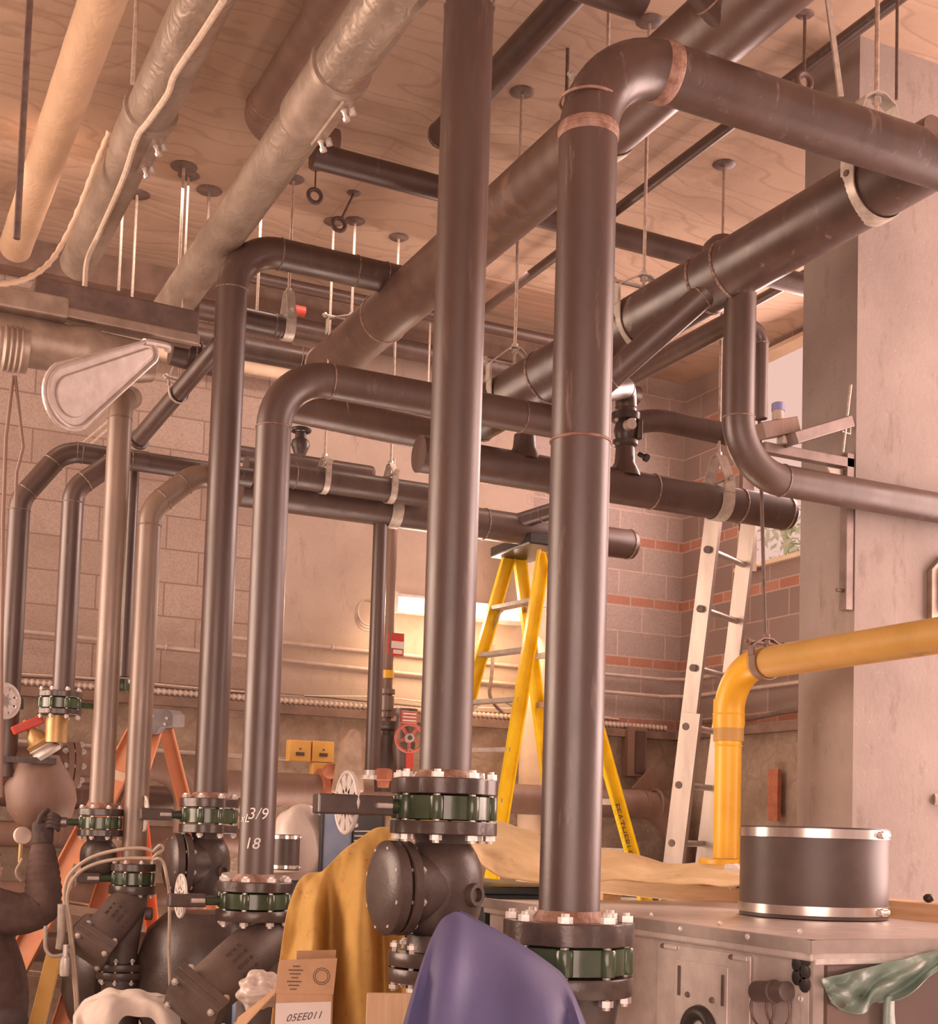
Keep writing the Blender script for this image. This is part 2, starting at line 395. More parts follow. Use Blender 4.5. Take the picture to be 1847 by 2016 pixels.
# ------------------------------------------------------------------ pipes
def pipe(name, label, cat, pts, dia, mat, bend=None, weld='weld', rings=(), group=None, cap0=False, cap1=False, elbow_mat=None, base=None, seg=32):
    """welded pipe along pts: each straight is a part, each corner an elbow, each joint a weld bead. rings: extra weld beads as (point, axis)"""
    pts = [V(p) for p in pts]; r = dia/2; bend = bend if bend is not None else dia*1.5
    lo = min(pts, key=lambda p: p.z)
    t = thing(name, label, cat, base or lo, group)
    cur = pts[0]; beads = []
    for i in range(1, len(pts)):
        a, b = pts[i-1], pts[i]; d = (b-a).normalized(); end = b
        if i < len(pts)-1:
            d2 = (pts[i+1]-b).normalized(); ang = d.angle(d2); tl = bend*math.tan(ang/2); end = b-d*tl
        if (end-cur).length > .002:
            mb = MB()
            c0, c1 = cur, end
            if cap0 and i == 1: mb.lathe(c0, -d, [(-.001, r), (.3*r, r*.95), (.52*r, r*.7), (.6*r, r*.3), (.61*r, .002)], seg)
            if cap1 and i == len(pts)-1: mb.lathe(c1, d, [(-.001, r), (.3*r, r*.95), (.52*r, r*.7), (.6*r, r*.3), (.61*r, .002)], seg)
            k = max(1, int((c1-c0).length/1.5)); mb.tube([c0.lerp(c1, j/k) for j in range(k+1)], r, seg)
            mb.build('pipe_run', mat, t)
            if cap0 and i == 1: beads.append((c0, d))
            if cap1 and i == len(pts)-1: beads.append((c1, d))
        if i < len(pts)-1:
            ax = d.cross(d2).normalized(); c = end+ax.cross(d)*bend; st = end-c
            n = max(4, int(ang/(PI/2)*12)); arc = [c+Quaternion(ax, ang*j/n) @ st for j in range(n+1)]
            MB().tube(arc, r*1.004, seg).build('elbow', elbow_mat or mat, t)
            beads += [(arc[0], d), (arc[-1], d2)]; cur = arc[-1]
    for c, d in list(beads)+list(rings):
        if weld: MB().torus(c, d, r*1.0, max(.0035, r*.055), 36, 8).build('weld_bead', weld, t)
    return t

_bolt = {}
def bolt_mesh(r, ln, head):
    k = (round(r, 4), round(ln, 3), round(head, 4))
    if k not in _bolt:
        b = MB(); h = ln/2
        b.lathe((0, 0, -h), Z1, [(0, r*1.75), (head, r*1.75)], 6)
        b.lathe((0, 0, h-head), Z1, [(0, r*1.75), (head, r*1.75)], 6)
        b.lathe((0, 0, -h-head*.5), Z1, [(0, r), (ln+head, r)], 10)
        bmesh.ops.recalc_face_normals(b.bm, faces=b.bm.faces)
        me = bpy.data.meshes.new('bolt'); b.bm.to_mesh(me); b.bm.free(); me.materials.append(M['zinc']); _bolt[k] = me
    return _bolt[k]
def bolts(parent, c, ax, R, n, r, ln, ph=.2, name='bolt'):
    c = V(c); ax = V(ax).normalized(); u, v = frame(ax); me = bolt_mesh(r, ln, r*1.5)
    q = Z1.rotation_difference(ax)
    for i in range(n):
        a = ph+2*PI*i/n
        o = bpy.data.objects.new(name, me); COL.objects.link(o); o.parent = parent
        o.location = c+(u*math.cos(a)+v*math.sin(a))*R-parent.location
        o.rotation_mode = 'QUATERNION'; o.rotation_quaternion = q
def flange_part(parent, c, ax, R, t, ri, name='flange', mat='flange', scallop=0, nb=8, hub=None):
    """disc flange with an optional welding hub"""
    b = MB(); ax = V(ax); c = V(c); u, v = frame(ax)
    if scallop:
        N = 96; P = []
        for i in range(N):
            a = 2*PI*i/N; k = .5+.5*math.cos(nb*(a-.2)); P.append(c-ax*t/2+(u*math.cos(a)+v*math.sin(a))*(R*(1-scallop*(1-k**.7))))
        b.prism(P, ax*t)
    else: b.lathe(c, ax, [(-t/2, R*.985), (-t/2+.004, R), (t/2-.004, R), (t/2, R*.985)], 48)
    if hub: b.lathe(c, ax, [(hub[0], hub[1]), (hub[2], hub[3])], 32)
    return b.build(name, mat, parent, bevel=.003 if scallop else 0)

# ------------------------------------------------------------------ hangers
def clevis(label, c, r, axis, ztop, group='threaded rod clevis hangers', w=.045, mat='galv', rodr=.0075, yoke=None, rod_to=None, lower=True, cross=True, name='pipe_hanger', rodmat='rod', plate=True):
    """clevis hanger: U strap under the pipe, peaked yoke above it, cross bolt, threaded rod to the ceiling"""
    c = V(c); ax = V(axis); side = ax.cross(Z1).normalized(); R = r+.006
    t = thing(name, label, 'pipe hanger', c-Z1*R, group)
    yk = yoke or r*1.0+.09; zt = c.z+r*.45+yk
    if lower:
        pts = [c+side*R*1.02+Z1*(r*.95)]+[c+(side*math.cos(a)-Z1*math.sin(a))*R for a in [PI*i/20 for i in range(21)]]+[c-side*R*1.02+Z1*(r*.95)]
        MB().strap(pts, w, .005, ax).build('lower_strap', mat, t)
    pk = c.copy(); pk.z = zt
    R2 = R+.006
    y = [c+side*R2+Z1*r*.4, c+side*R2+Z1*(r*1.05), pk+side*.022, pk-side*.022, c-side*R2+Z1*(r*1.05), c-side*R2+Z1*r*.4]
    MB().strap(y, w*.85, .006, ax).build('yoke', mat, t)
    if cross:
        zc = c.z+r*1.12+.008; p = V((c.x, c.y, zc))
        b = MB().cyl(p-side*(R2+.03), p+side*(R2+.03), .008, 10)
        for sg in (-1, 1): b.lathe(p+side*sg*(R2+.008), side*sg, [(0, .016), (.013, .016)], 6)
        b.build('cross_bolt', mat, t)
    top = V(rod_to) if rod_to is not None else V((c.x, c.y, ztop))
    hr = MB().cyl(pk-Z1*.07, top, rodr, 10).build('hanger_rod', rodmat, t)
    b = MB()
    for dz in (-.022, .004): b.lathe(pk+Z1*dz, Z1, [(0, rodr*2.1), (.016, rodr*2.1)], 6)
    b.build('nut', mat, hr)
    if plate and rod_to is None: MB().lathe((top.x, top.y, ztop-.012), Z1, [(0, .045), (.01, .06)], 12).build('anchor_plate', 'rod_dark', t)
    return t
def ceiling_rod(label, p, z0, r=.008, mat='rod', group='bare rods hanging from the ceiling', hole=.06, ztop=None):
    zt = ZC if ztop is None else ztop
    t = thing('hanger_rod', label, 'hanger rod', (p[0], p[1], z0), group)
    MB().cyl((p[0], p[1], z0), (p[0], p[1], zt), r, 10).build('rod', mat, t)
    if hole: MB().lathe((p[0], p[1], zt-.008), Z1, [(0, hole), (.006, hole*1.2)], 14).build('anchor_plate', 'rod_dark', t)
    return t

def text_mesh(txt, size, mat, parent, place, name='lettering', ext=.0008, shear=0.):
    """lettering as mesh; place(x, y) gives the world point of a letter-plane coordinate, x centred"""
    cu = bpy.data.curves.new('letters', 'FONT'); cu.body = txt; cu.size = size; cu.align_x = 'CENTER'; cu.align_y = 'CENTER'; cu.extrude = 0; cu.resolution_u = 3; cu.shear = shear
    o = bpy.data.objects.new('letters', cu); COL.objects.link(o); dg = bpy.context.evaluated_depsgraph_get()
    me = bpy.data.meshes.new_from_object(o.evaluated_get(dg)); bpy.data.objects.remove(o)
    bm = bmesh.new(); bm.from_mesh(me); bpy.data.meshes.remove(me)
    bmesh.ops.subdivide_edges(bm, edges=[e for e in bm.edges if e.calc_length() > size*.2], cuts=2)
    for v in bm.verts: v.co = place(v.co.x, v.co.y)
    b = MB(); b.bm.free(); b.bm = bm
    return b.build(name, mat, parent, smooth=False)
def on_cylinder(cx, cy, r, zc, az, off=.0012):
    """wrap lettering round a vertical pipe; az = world angle the text faces"""
    def f(x, y):
        a = az+x/r; return V((cx+math.cos(a)*(r+off), cy+math.sin(a)*(r+off), zc+y))
    return f
def face_az(cx, cy): return math.atan2(EYE.y-cy, EYE.x-cx)
# ------------------------------------------------------------------ setting
ZC = 5.17; YB = 8.40; XR = 5.81
def slab(name, lo, hi, mat):
    lo, hi = V(lo), V(hi); o = MB().box((lo+hi)/2, hi-lo).build(name, mat, smooth=False); return struct(o)
slab('floor', (-4, -2.0, -.2), (9, 8.9, 0), 'floor')
slab('ceiling', (-4, -.6, ZC), (XR+.12, 8.9, ZC+.25), 'ceiling')
slab('ceiling_right', (XR+.12, -.6, ZC), (7.2, 4.66, ZC+.25), 'ceiling')
ZL = 2.47
slab('wall_back', (-4, YB, ZL), (2.66, YB+.3, ZC), 'cmu')
slab('wall_back_concrete', (2.66, YB-.035, ZL), (4.50, YB+.3, ZC), 'concrete')
slab('wall_back_banded', (4.50, YB, ZL), (XR, YB+.3, ZC), 'cmu_band')
slab('wall_back_foundation', (-4, YB-.10, 0), (XR, YB+.3, ZL), 'rubble')
slab('wall_left', (-4.3, -.6, 0), (-4, 8.9, ZC), 'cmu')
# right wall with its opening
WY0, WY1, WZ0, WZ1 = 5.0, 7.72, 3.60, 5.13
WT = .12
b = MB()
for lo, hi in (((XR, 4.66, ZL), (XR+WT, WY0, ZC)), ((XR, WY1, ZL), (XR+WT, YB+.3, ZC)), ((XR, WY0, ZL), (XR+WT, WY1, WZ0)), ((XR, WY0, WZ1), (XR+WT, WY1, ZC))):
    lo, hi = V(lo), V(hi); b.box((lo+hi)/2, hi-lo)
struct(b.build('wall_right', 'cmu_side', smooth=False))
slab('wall_right_foundation', (XR-.08, 4.65, 0), (XR+.3, YB+.3, ZL), 'rubble')
# window surround of the opening
t = bpy.data.objects.new('window_1', None); COL.objects.link(t); t.location = (XR, WY0, WZ0); struct(t)
MB().box((XR+.05, (WY0+WY1)/2, WZ0+.012), (.16, WY1-WY0, .03)).build('sill', 'pale_wrap', t, smooth=False)
MB().box((XR+.06, WY1-.02, (WZ0+WZ1)/2), (.10, .04, WZ1-WZ0)).build('jamb', 'steel_strut', t, smooth=False)
MB().box((XR+.05, (WY0+WY1)/2, WZ1-.015), (.14, WY1-WY0, .03)).build('head', 'pale_wrap', t, smooth=False)
# pier of rough concrete
PX0, PY0, PY1 = 3.85, 4.31, 4.66
slab('pillar', (PX0, PY0, 0), (7.2, PY1, ZC), 'concrete_column')
# upper band and ledge on the back wall
slab('trim_1', (-4, YB-.16, 4.98), (4.5, YB, ZC), 'ledge')
slab('trim_2', (-4, YB-.17, ZL-.05), (XR, YB-.10, ZL+.005), 'ledge')
slab('trim_3', (XR-.15, 4.65, ZL-.05), (XR-.08, YB-.1, ZL+.005), 'ledge')
# soffit beam on the right wall
# steps in the tone of the ceiling are plywood sheets fixed below it
a = onZ(957, 600, ZC-.01); c = onZ(1106, 655, ZC-.01)
slab('trim_5', (3.45, 7.35, ZC-.022), (4.55, 7.75, ZC-.002), 'ply')

# foliage outside the opening
def foliage(name, label, c, n, spread, size):
    t = thing(name, label, 'tree', (c[0], c[1], 0))
    MB().tube([(c[0], c[1], 0), (c[0]+.1, c[1], c[2]*.6), (c[0], c[1]+.1, c[2])], [.14, .09, .04], 10).build('trunk', 'bark', t)
    b = MB()
    for i in range(n):
        p = V(c)+V((random.gauss(0, 1)*spread[0], random.gauss(0, 1)*spread[1], random.gauss(0, 1)*spread[2])); s = size*random.uniform(.6, 1.4)
        u = V((random.gauss(0, 1), random.gauss(0, 1), random.gauss(0, 1))).normalized(); v = frame(u)[0]
        q = [p-u*s, p-v*s*.45, p+u*s, p+v*s*.45]; b.bm.faces.new([b.bm.verts.new(k) for k in q])
    b.build('leaves', 'leaf', t, smooth=False); return t
c = onX(1578, 1062, 10.5)
foliage('tree', 'pale green tree outside the open window', (c.x, c.y-.2, c.z-.15), 420, (.3, .22, .26), .09)

# ------------------------------------------------------------------ service lines on the back wall
def wall_run(name, label, cat, pts, r, mat, group=None, clips=(), seg=10):
    t = thing(name, label, cat, pts[0], group)
    MB().tube(pts, r, seg).build('tube', mat, t)
    for p, d in clips: MB().torus(p, d, r+.003, .005, 14, 6).build('clip', 'galv', t)
    return t
zc1, zc2 = 2.875, 2.745
yc = YB-.065
wall_run('conduit', 'upper of two thin pale conduits along the back wall, turning onto the side wall', 'conduit',
         [(2.30, yc, zc1+.02), (4.0, yc, zc1), (5.62, yc, zc1), (XR-.06, yc-.12, zc1), (XR-.05, 6.0, zc1), (XR-.05, 4.75, zc1)], .014, 'conduit', clips=[((3.0, yc, zc1+.012), X1), ((4.7, yc, zc1), X1)])
wall_run('conduit', 'lower of two thin pale conduits crossing the whole back wall', 'conduit',
         [(-1, yc, zc2+.09), (1.2, yc, zc2+.065), (2.7, yc, zc2+.03), (4.0, yc, zc2), (5.58, yc, zc2), (XR-.06, yc-.16, zc2), (XR-.05, 4.75, zc2)], .014, 'conduit', clips=[((1.9, yc, zc2+.05), X1), ((3.4, yc, zc2+.01), X1), ((5.0, yc, zc2), X1)])
# armoured cable lying on the ledge: twisted sheath
pts = [(x*.0085-.4, YB-.135, ZL+.032) for x in range(int((XR-.2+.4)/.0085))]
rs = [.021+.0045*math.sin(i*2*PI/4) for i in range(len(pts))]
t = thing('armoured_cable', 'ridged metal-sheathed cable lying along the brown wall ledge', 'cable', pts[0]); MB().tube(pts, rs, 10).build('sheath', 'conduit', t)
for i, (dz, nm) in enumerate(((.085, 'upper loose thin wire sagging above the ridged cable'), (.065, 'lower loose thin wire sagging above the ridged cable'))):
    pts = catmull([(-1+k*.62, YB-.12, ZL+dz+random.uniform(-.012, .02)) for k in range(11)], 5)
    o = MB().tube(pts, .006, 6).build('wire', 'rod_dark' if i else 'rope'); tag(o, nm, 'wire')
pts = catmull([(XR-.12, 8.2-k*.4, ZL+.06+random.uniform(-.01, .02)) for k in range(9)], 5)
tag(MB().tube(pts, .016, 8).build('cable', 'rod_dark'), 'dark cable bundle on the side wall ledge behind the yellow pipe', 'cable')
# thin horizontal rail below the ledge
wall_run('conduit', 'thin pale conduit low on the back wall below the ledge', 'conduit', [(-.5, YB-.13, 2.17), (2.75, YB-.13, 2.13)], .013, 'conduit')

# dark pipes under the ceiling along the back wall
pipe('ceiling_pipe', 'dark horizontal pipe high along the back wall, under the ceiling edge', 'pipe', [(1.95, 8.12, 4.90), (5.2, 8.12, 4.90)], .13, 'mill', seg=24, weld=None)
pipe('ceiling_pipe', 'second dark pipe tucked between the ceiling and the high back wall pipe', 'pipe', [(1.9, 7.86, 5.06), (5.2, 7.86, 5.06)], .075, 'mill', seg=20, weld=None)
pipe('pale_pipe', 'pale wrapped pipe high on the back wall, seen below the dark pipe', 'pipe', [(1.55, 8.25, 4.63), (3.05, 8.25, 4.63)], .075, 'pale_wrap', seg=20, weld=None)

# fluorescent lamp on the back wall
a, c = onY(778, 1189, YB-.10), onY(1028, 1209, YB-.10)
xm = (a.x+c.x)/2; zl_ = (a.z+c.z)/2; hw = (c.x-a.x)/2
t = thing('wall_lamp', 'lit white fluorescent strip lamp on the back wall behind the yellow ladder', 'lamp', (xm, YB-.1, zl_-.08))
MB().box((xm, YB-.045, zl_), (hw*2+.02, .05, .14)).build('lamp_housing', 'white', t, bevel=.006, smooth=False)
MB().bar(a, c, .055, .105, Y1).build('diffuser', 'tube', t, bevel=.02, smooth=False)
for x in (a.x-.005, c.x+.005): MB().box((x, YB-.10, zl_), (.02, .08, .13)).build('end_cap', 'white', t, smooth=False)
# ------------------------------------------------------------------ main risers and headers
P6 = 'vertical pipes on the pump valves'
XA, YA = 1.87, 3.21      # right foreground riser
XCN, YCN = 1.82, 3.94    # centre riser
X6, Y6 = 1.515, 4.97
X5, Y5 = 1.68, 6.30
X4, Y4 = 1.36, 6.42
X3, Y3 = 1.21, 6.49
def zy(px, py, Y): return onY(px, py, Y).z

# A: right foreground riser with elbow and run to the right
z0 = zy(1120, 1806, YA); zA = 3.95
tA = pipe('steel_riser', 'large scuffed black riser in the right foreground, bent to the right at its top', 'pipe',
          [(XA, YA, z0), (XA, YA, zA), (3.34, YA, zA)], .168, 'mill_scuffed', bend=.255, weld='weld_rust', group=P6,
          rings=[((XA, YA, zy(1150, 872, YA)), Z1), ((XA, YA, zy(1170, 205, YA)), Z1)])
for zz, rr in ((zA-.255, Z1), ):
    MB().lathe((XA, YA, zz-.02), Z1, [(0, .085), (.006, .0875), (.034, .0875), (.04, .085)], 36).build('weld_band', 'weld_rust', tA)
MB().lathe((XA+.255, YA, zA), X1, [(-.03, .085), (-.024, .088), (.014, .088), (.02, .085)], 36).build('weld_band', 'weld_rust', tA)
# C: centre riser, leaves the top of the picture and turns into the big header
zC0 = zy(872, 1524, YCN)
tC = pipe('steel_riser', 'tall straight black steel riser in the middle, running out of the top', 'pipe',
          [(XCN, YCN, zC0), (XCN, YCN, 4.72), (2.50, YCN, 4.72)], .168, 'mill', bend=.25, group=P6)
# 6: riser with chalk marks, elbow and run to the right
z60 = zy(505, 1727, Y6); zP6 = 3.47
t6 = pipe('steel_riser', 'black steel riser with chalked 18 and 3/9 near its foot, bent to the right', 'pipe',
          [(X6, Y6, z60), (X6, Y6, zP6), (2.86, Y6, zP6)], .137, 'mill', bend=.225, group=P6,
          rings=[((onY(1027, 815, Y6).x, Y6, zP6), X1)], cap1=True)
az = face_az(X6, Y6)
text_mesh('3/9', .062, 'chalk', t6, on_cylinder(X6, Y6, .0685, zy(500, 1603, Y6), az-.02), name='chalk_mark', shear=.2)
text_mesh('xL', .045, 'chalk', t6, on_cylinder(X6, Y6, .0685, zy(500, 1612, Y6), az-.80), name='chalk_mark', shear=.3)
text_mesh('18', .060, 'chalk', t6, on_cylinder(X6, Y6, .0685, zy(500, 1661, Y6), az-.28), name='chalk_mark', shear=.2)
# 5: riser with elbow joining the big header
z50 = zy(413, 1566, Y5); zP5 = 4.54
t5 = pipe('steel_riser', 'black steel riser at left centre, its elbow joining the big sloping header', 'pipe',
          [(X5, Y5, z50), (X5, Y5, zP5), (2.60, Y5, zP5)], .153, 'mill', bend=.235, group=P6,
          rings=[((onY(700, 533, Y5).x, Y5, zP5), X1), ((2.48, Y5, zP5), X1)])
# 4: weathered riser with a double bend
z40 = zy(262, 1700, Y4)
q0, q1, q2 = onY(292, 1010, Y4), onY(335, 955, Y4), onY(405, 918, Y4)
t4 = pipe('steel_riser', 'weathered tan-grey riser with two 45 degree bends leading up to the right', 'pipe',
          [(X4, Y4, z40), (X4, Y4, q0.z+.02), (X4+.21, Y4, q0.z+.22), (1.595, Y4+.0, q0.z+.22)], .114, 'mill_tan', bend=.19, group=P6)
# 3: straight weathered riser
z30 = zy(198, 1584, Y3); z3t = zy(233, 800, Y3)
t3 = pipe('steel_riser', 'straight weathered tan-grey riser at the left, its short elbow under the grey duct', 'pipe',
          [(X3, Y3, z30), (X3, Y3, z3t+.03), (X3+.10, Y3+.28, z3t+.14)], .114, 'mill_tan', bend=.13, group=P6)

# two black pipes hooked over at the far left
zL = 3.565; yL = 6.94
pipe('hooked_pipe', 'glossy black pipe at the left edge, hooked over into the long horizontal pipe', 'pipe',
     [(onY(22, 1300, yL).x, yL, 1.9), (onY(22, 1300, yL).x, yL, zL-.28), (onY(22, 1300, yL).x+.20, yL, zL), (2.0, yL, zL)], .105, 'mill', bend=.17,
     rings=[((onY(150, 890, yL).x, yL, zL), X1)])
xq = onY(125, 1200, yL+.0).x
pipe('hooked_pipe', 'glossy black pipe second from the left edge, bending up to the right', 'pipe',
     [(xq, yL-.12, zy(116, 1362, 6.82)), (xq, yL-.12, zL-.22), (xq+.22, yL-.12, zL-.03), (xq+.36, yL-.12, zL-.03)], .106, 'mill', bend=.15)
xq = onY(253, 1150, 7.05).x
pipe('drop_pipe', 'thin black pipe hanging behind the leftmost weathered risers', 'pipe', [(xq, 7.05, 2.45), (xq, 7.05, zL-.02)], .058, 'mill', seg=20, weld=None)

# big header B1 (rises out of the top edge) and its branch from the centre riser
XB1, ZB1, dB1 = 2.58, 4.43, .262
tB1 = pipe('header_pipe', 'largest rust-brown header pipe sloping across the middle to the top edge', 'pipe',
           [(XB1, 7.45, ZB1), (XB1, 2.4, ZB1)], dB1, 'mill_rust', cap0=True, rings=[((XB1, 6.55, ZB1), Y1), ((XB1, 4.35, ZB1), Y1)], weld='weld_rust')
pipe('branch_pipe', 'short dark pipe meeting the far end of the rust-brown header, from the left', 'pipe', [(1.72, 7.57, 4.50), (2.50, 7.57, 4.50)], .14, 'mill', rings=[((2.45, 7.57, 4.5), X1)])
# stub that drops on the header at the top edge
p = onX(1408, 20, XB1-.10)
pipe('branch_pipe', 'short branch stub welded to the rust-brown header at the top edge', 'pipe', [(XB1-.02, p.y, ZB1-.06), (XB1-.42, p.y-.05, ZB1+.16)], .13, 'mill', weld='weld_rust', rings=[((XB1-.115, p.y-.012, ZB1-.007), V((-.88, -.1, .5)))])

# right header B2
dB2 = .242
B2a, B2b = V((2.785, 5.40, 3.715)), V((3.36, 3.42, 4.10)); B2D = (B2b-B2a).normalized()
def b2(t): return B2a.lerp(B2b, t)
def px_of(p): q = V(p)-EYE; return CXP+FPX*q.dot(RT)/q.dot(FW)
def b2px(px):
    lo, hi = -.3, 1.4
    for _ in range(40):
        m_ = (lo+hi)/2
        if px_of(b2(m_)) < px: lo = m_
        else: hi = m_
    return b2(lo)
tB2 = pipe('header_pipe', 'large dark header pipe sloping from the right edge down behind the right foreground riser', 'pipe',
           [b2(-.12), b2(1.03)], dB2, 'mill_scuffed', cap0=True, rings=[(b2px(1388), B2D), (b2px(1436), B2D), (b2px(1072), B2D)])
# lateral L1 off B2 with an elbow down to the valve
XF = 3.455; EL = D(1168, 772, 5.45); yA5, zA5 = 5.5, 3.40
pipe('lateral_pipe', 'smooth black branch pipe leaving the right header and bending down to the small valve', 'pipe',
     [b2px(1420)-FW*.03-Z1*.02, EL, (XF, yA5, 3.90), (XF, yA5, 3.74)], .104, 'mill', bend=.075, rings=[((b2px(1420)-FW*.03-Z1*.02).lerp(EL, .16), EL-b2px(1420))])
# lower header A5
tA5 = pipe('header_pipe', 'capped black header pipe ending in front of the window, with a galvanised hanger', 'pipe', [(onY(824, 905, yA5).x, yA5, zA5), (4.44, yA5, zA5)], .172, 'mill', cap1=True,
           rings=[((onY(1283, 965, yA5).x, yA5, zA5), X1), ((onY(1455, 1000, yA5).x, yA5, zA5), X1), ((onY(1086, 930, yA5).x, yA5, zA5), X1)])
x = onY(1032, 900, yA5).x
MB().lathe((x, yA5, zA5+.05), Z1, [(0, .078), (.035, .066), (.06, .055), (.12, .050)], 28).build('saddle_branch', 'mill', tA5)
MB().lathe((XF, yA5, zA5+.05), Z1, [(0, .085), (.04, .066), (.07, .050), (.16, .045)], 28).build('saddle_branch', 'mill', tA5)
# small flanged valve on its branch
t = thing('gate_valve', 'small black flanged valve between the bent branch pipe and the capped header', 'valve', (XF, yA5, zA5+.19))
MB().lathe((XF, yA5, zA5+.20), Z1, [(0, .05), (.01, .062), (.03, .062), (.034, .045), (.05, .05), (.08, .058), (.11, .05), (.125, .045), (.13, .072), (.165, .072), (.17, .045), (.2, .045)], 28).build('valve_body', 'castiron', t)
MB().cyl((XF-.02, yA5-.05, zA5+.29), (XF-.02, yA5-.09, zA5+.29), .027, 20).build('cap', 'zinc', t)
MB().box((XF+.05, yA5-.03, zA5+.285), (.03, .06, .10)).build('bracket', 'flange', t, bevel=.005)
bolts(t, (XF, yA5, zA5+.345), Z1, .058, 4, .006, .05)
MB().lathe((XF+.05, yA5-.05, zA5+.16), V((.3, -.6, -.4)), [(0, .012), (.035, .012), (.04, .02), (.055, .02)], 12).build('drain_tap', 'black', t)
pipe('branch_pipe', 'curved black pipe running right from the small flanged valve to the hanging rod', 'pipe',
     [(XF+.06, yA5+.02, 3.735), (XF+.2, yA5+.02, 3.775), (4.16, yA5+.02, 3.765)], .112, 'mill', bend=.5, weld=None, rings=[((onY(1340, 835, 5.5).x, yA5+.02, 3.768), X1)])

# A4: rust-brown pipe behind the elbow of the chalk-marked riser
t = pipe('header_pipe', 'rust-brown pipe directly behind and below the chalk-marked riser elbow', 'pipe',
     [(1.90, 6.0, 3.69), (2.80, 6.0, 3.655)], .165, 'mill_rust', rings=[((onY(663, 822, 6.0).x, 6.0, 3.684), V((1, .35, 0)))], cap0=True, weld='weld_rust')
# A7R and A6: pair of headers below
zA7 = 3.66
t = pipe('header_pipe', 'black pipe ending square left of the centre riser, upper of the stacked pair', 'pipe', [(2.02, 7.12, zA7), (onY(842, 981, 7.12).x, 7.12, zA7)], .141, 'mill', rings=[((2.3, 7.12, zA7), X1)])
q = lambda x, y: V((onY(766, 990, 7.12).x+x, 7.12-.0715, zA7-.045+y))
text_mesh('x', .06, 'chalk', t, q, name='chalk_mark')
yA6 = 7.3; zA6 = 3.585
tA6 = pipe('header_pipe', 'capped black header pipe above the yellow ladder, lower of the stacked pair', 'pipe', [(2.04, yA6, zA6), (onY(1238, 1064, yA6).x, yA6, zA6)], .19, 'mill', cap1=True,
     rings=[((onY(953, 1030, yA6).x, yA6, zA6), X1)])
pa = onY(1010, 1000, yA6)
pipe('lateral_pipe', 'short branch pipe rising to the right from the capped header above the yellow ladder', 'pipe', [(pa.x, yA6-.02, zA6+.03), (pa.x+.33, yA6-.35, zA6+.15)], .10, 'mill', rings=[((pa.x+.12, yA6-.14, zA6+.074), V((.33, -.33, .12)))])
# second dark pipe lying just behind the upper of the pair
pipe('branch_pipe', 'thin dark pipe with a round end just above the stacked pair of pipes', 'pipe', [(2.0, 7.62, 3.88), (onY(728, 925, 7.62).x, 7.62, 3.88)], .10, 'mill', cap1=True, weld=None)

# R2 + A11: drop from B2 and run to the right edge
XR2, YR2 = 3.175, 4.225
tR2 = pipe('drop_pipe', 'black drop pipe under the right header, its elbow running past the pillar', 'pipe',
     [(XR2, YR2, 3.93), (XR2, YR2, 3.137), (4.7, YR2, 3.137)], .127, 'mill', bend=.218)
zt2 = onY(1422, 463, YR2+.26).z
MB().lathe((onY(1422, 490, YR2+.26).x, YR2+.26, zt2-.085), Z1, [(-.10, .088), (0, .088), (.04, .078), (.07, .05), (.085, .002)], 28).build('top_cap', 'mill', tR2)
xq = onY(1498, 720, 4.30).x
pipe('drop_pipe', 'thin dark pipe close behind the black drop pipe beside the window', 'pipe', [(xq-.12, 4.30, 3.77), (xq, 4.30, 3.77), (xq, 4.30, 3.40)], .060, 'mill', bend=.06, seg=20)
# ceiling pipes
pipe('ceiling_pipe', 'dark pipe close under the ceiling, crossing behind the centre riser', 'pipe', [(1.95, 5.95, 4.90), (5.7, 5.95, 4.88)], .122, 'mill')
pipe('ceiling_pipe', 'black pipe under the ceiling ending in a round cap behind the centre riser', 'pipe', [(2.46, onX(868, 268, 2.46).y, 4.965), (2.46, 2.9, 4.965)], .125, 'mill', cap0=True)
yb4 = onX(505, 225, 1.70).y+.05
tb4 = pipe('ceiling_pipe', 'dark brown pipe with a bent end under the ceiling at top left', 'pipe', [(2.12, yb4, 5.06), (1.70, yb4, 5.06), (1.70, 3.0, 5.06)], .166, 'mill_brown', bend=.17, rings=[((1.70, yb4-.24, 5.06), Y1)], weld='weld_rust')
pipe('ceiling_pipe', 'thin dark pipe crossing the ceiling towards the pillar at upper right', 'pipe', [(3.62, 7.9, 5.00), (3.62, 2.5, 5.00)], .056, 'mill', weld=None, seg=20)
yb = onX(640, 35, 1.70).y
MB().lathe((1.70, yb, 5.06), Y1*-1, [(0, .086), (.004, .098), (1.2, .1), (1.201, .09)], 36).build('sleeve', 'mill_brown', tb4)
pipe('header_pipe', 'dark pipe with a lit underside close behind the right header and the smooth branch pipe', 'pipe', [(3.9, 6.4, 4.235), (3.9, onX(1452, 618, 3.9).y, 4.235)], .105, 'mill', weld=None)
pipe('ceiling_pipe', 'slim dark pipe by the side wall under the ceiling, right of the drop pipe', 'pipe', [(5.05, 7.9, 5.03), (5.05, 4.75, 5.03)], .06, 'mill', weld=None, seg=20)

# B6: small flanged pipe at the left
pb6 = onY(270, 868, 7.4); db6 = (onY(440, 669, 6.58)-pb6).normalized()
t = pipe('branch_pipe', 'dark pipe sloping down to the left behind the weathered risers, in a wire hanger', 'pipe', [onY(270, 868, 7.4), onY(440, 669, 6.58)], .092, 'mill', weld=None)
flange_part(t, pb6+db6*.01, db6, .06, .022, 0)

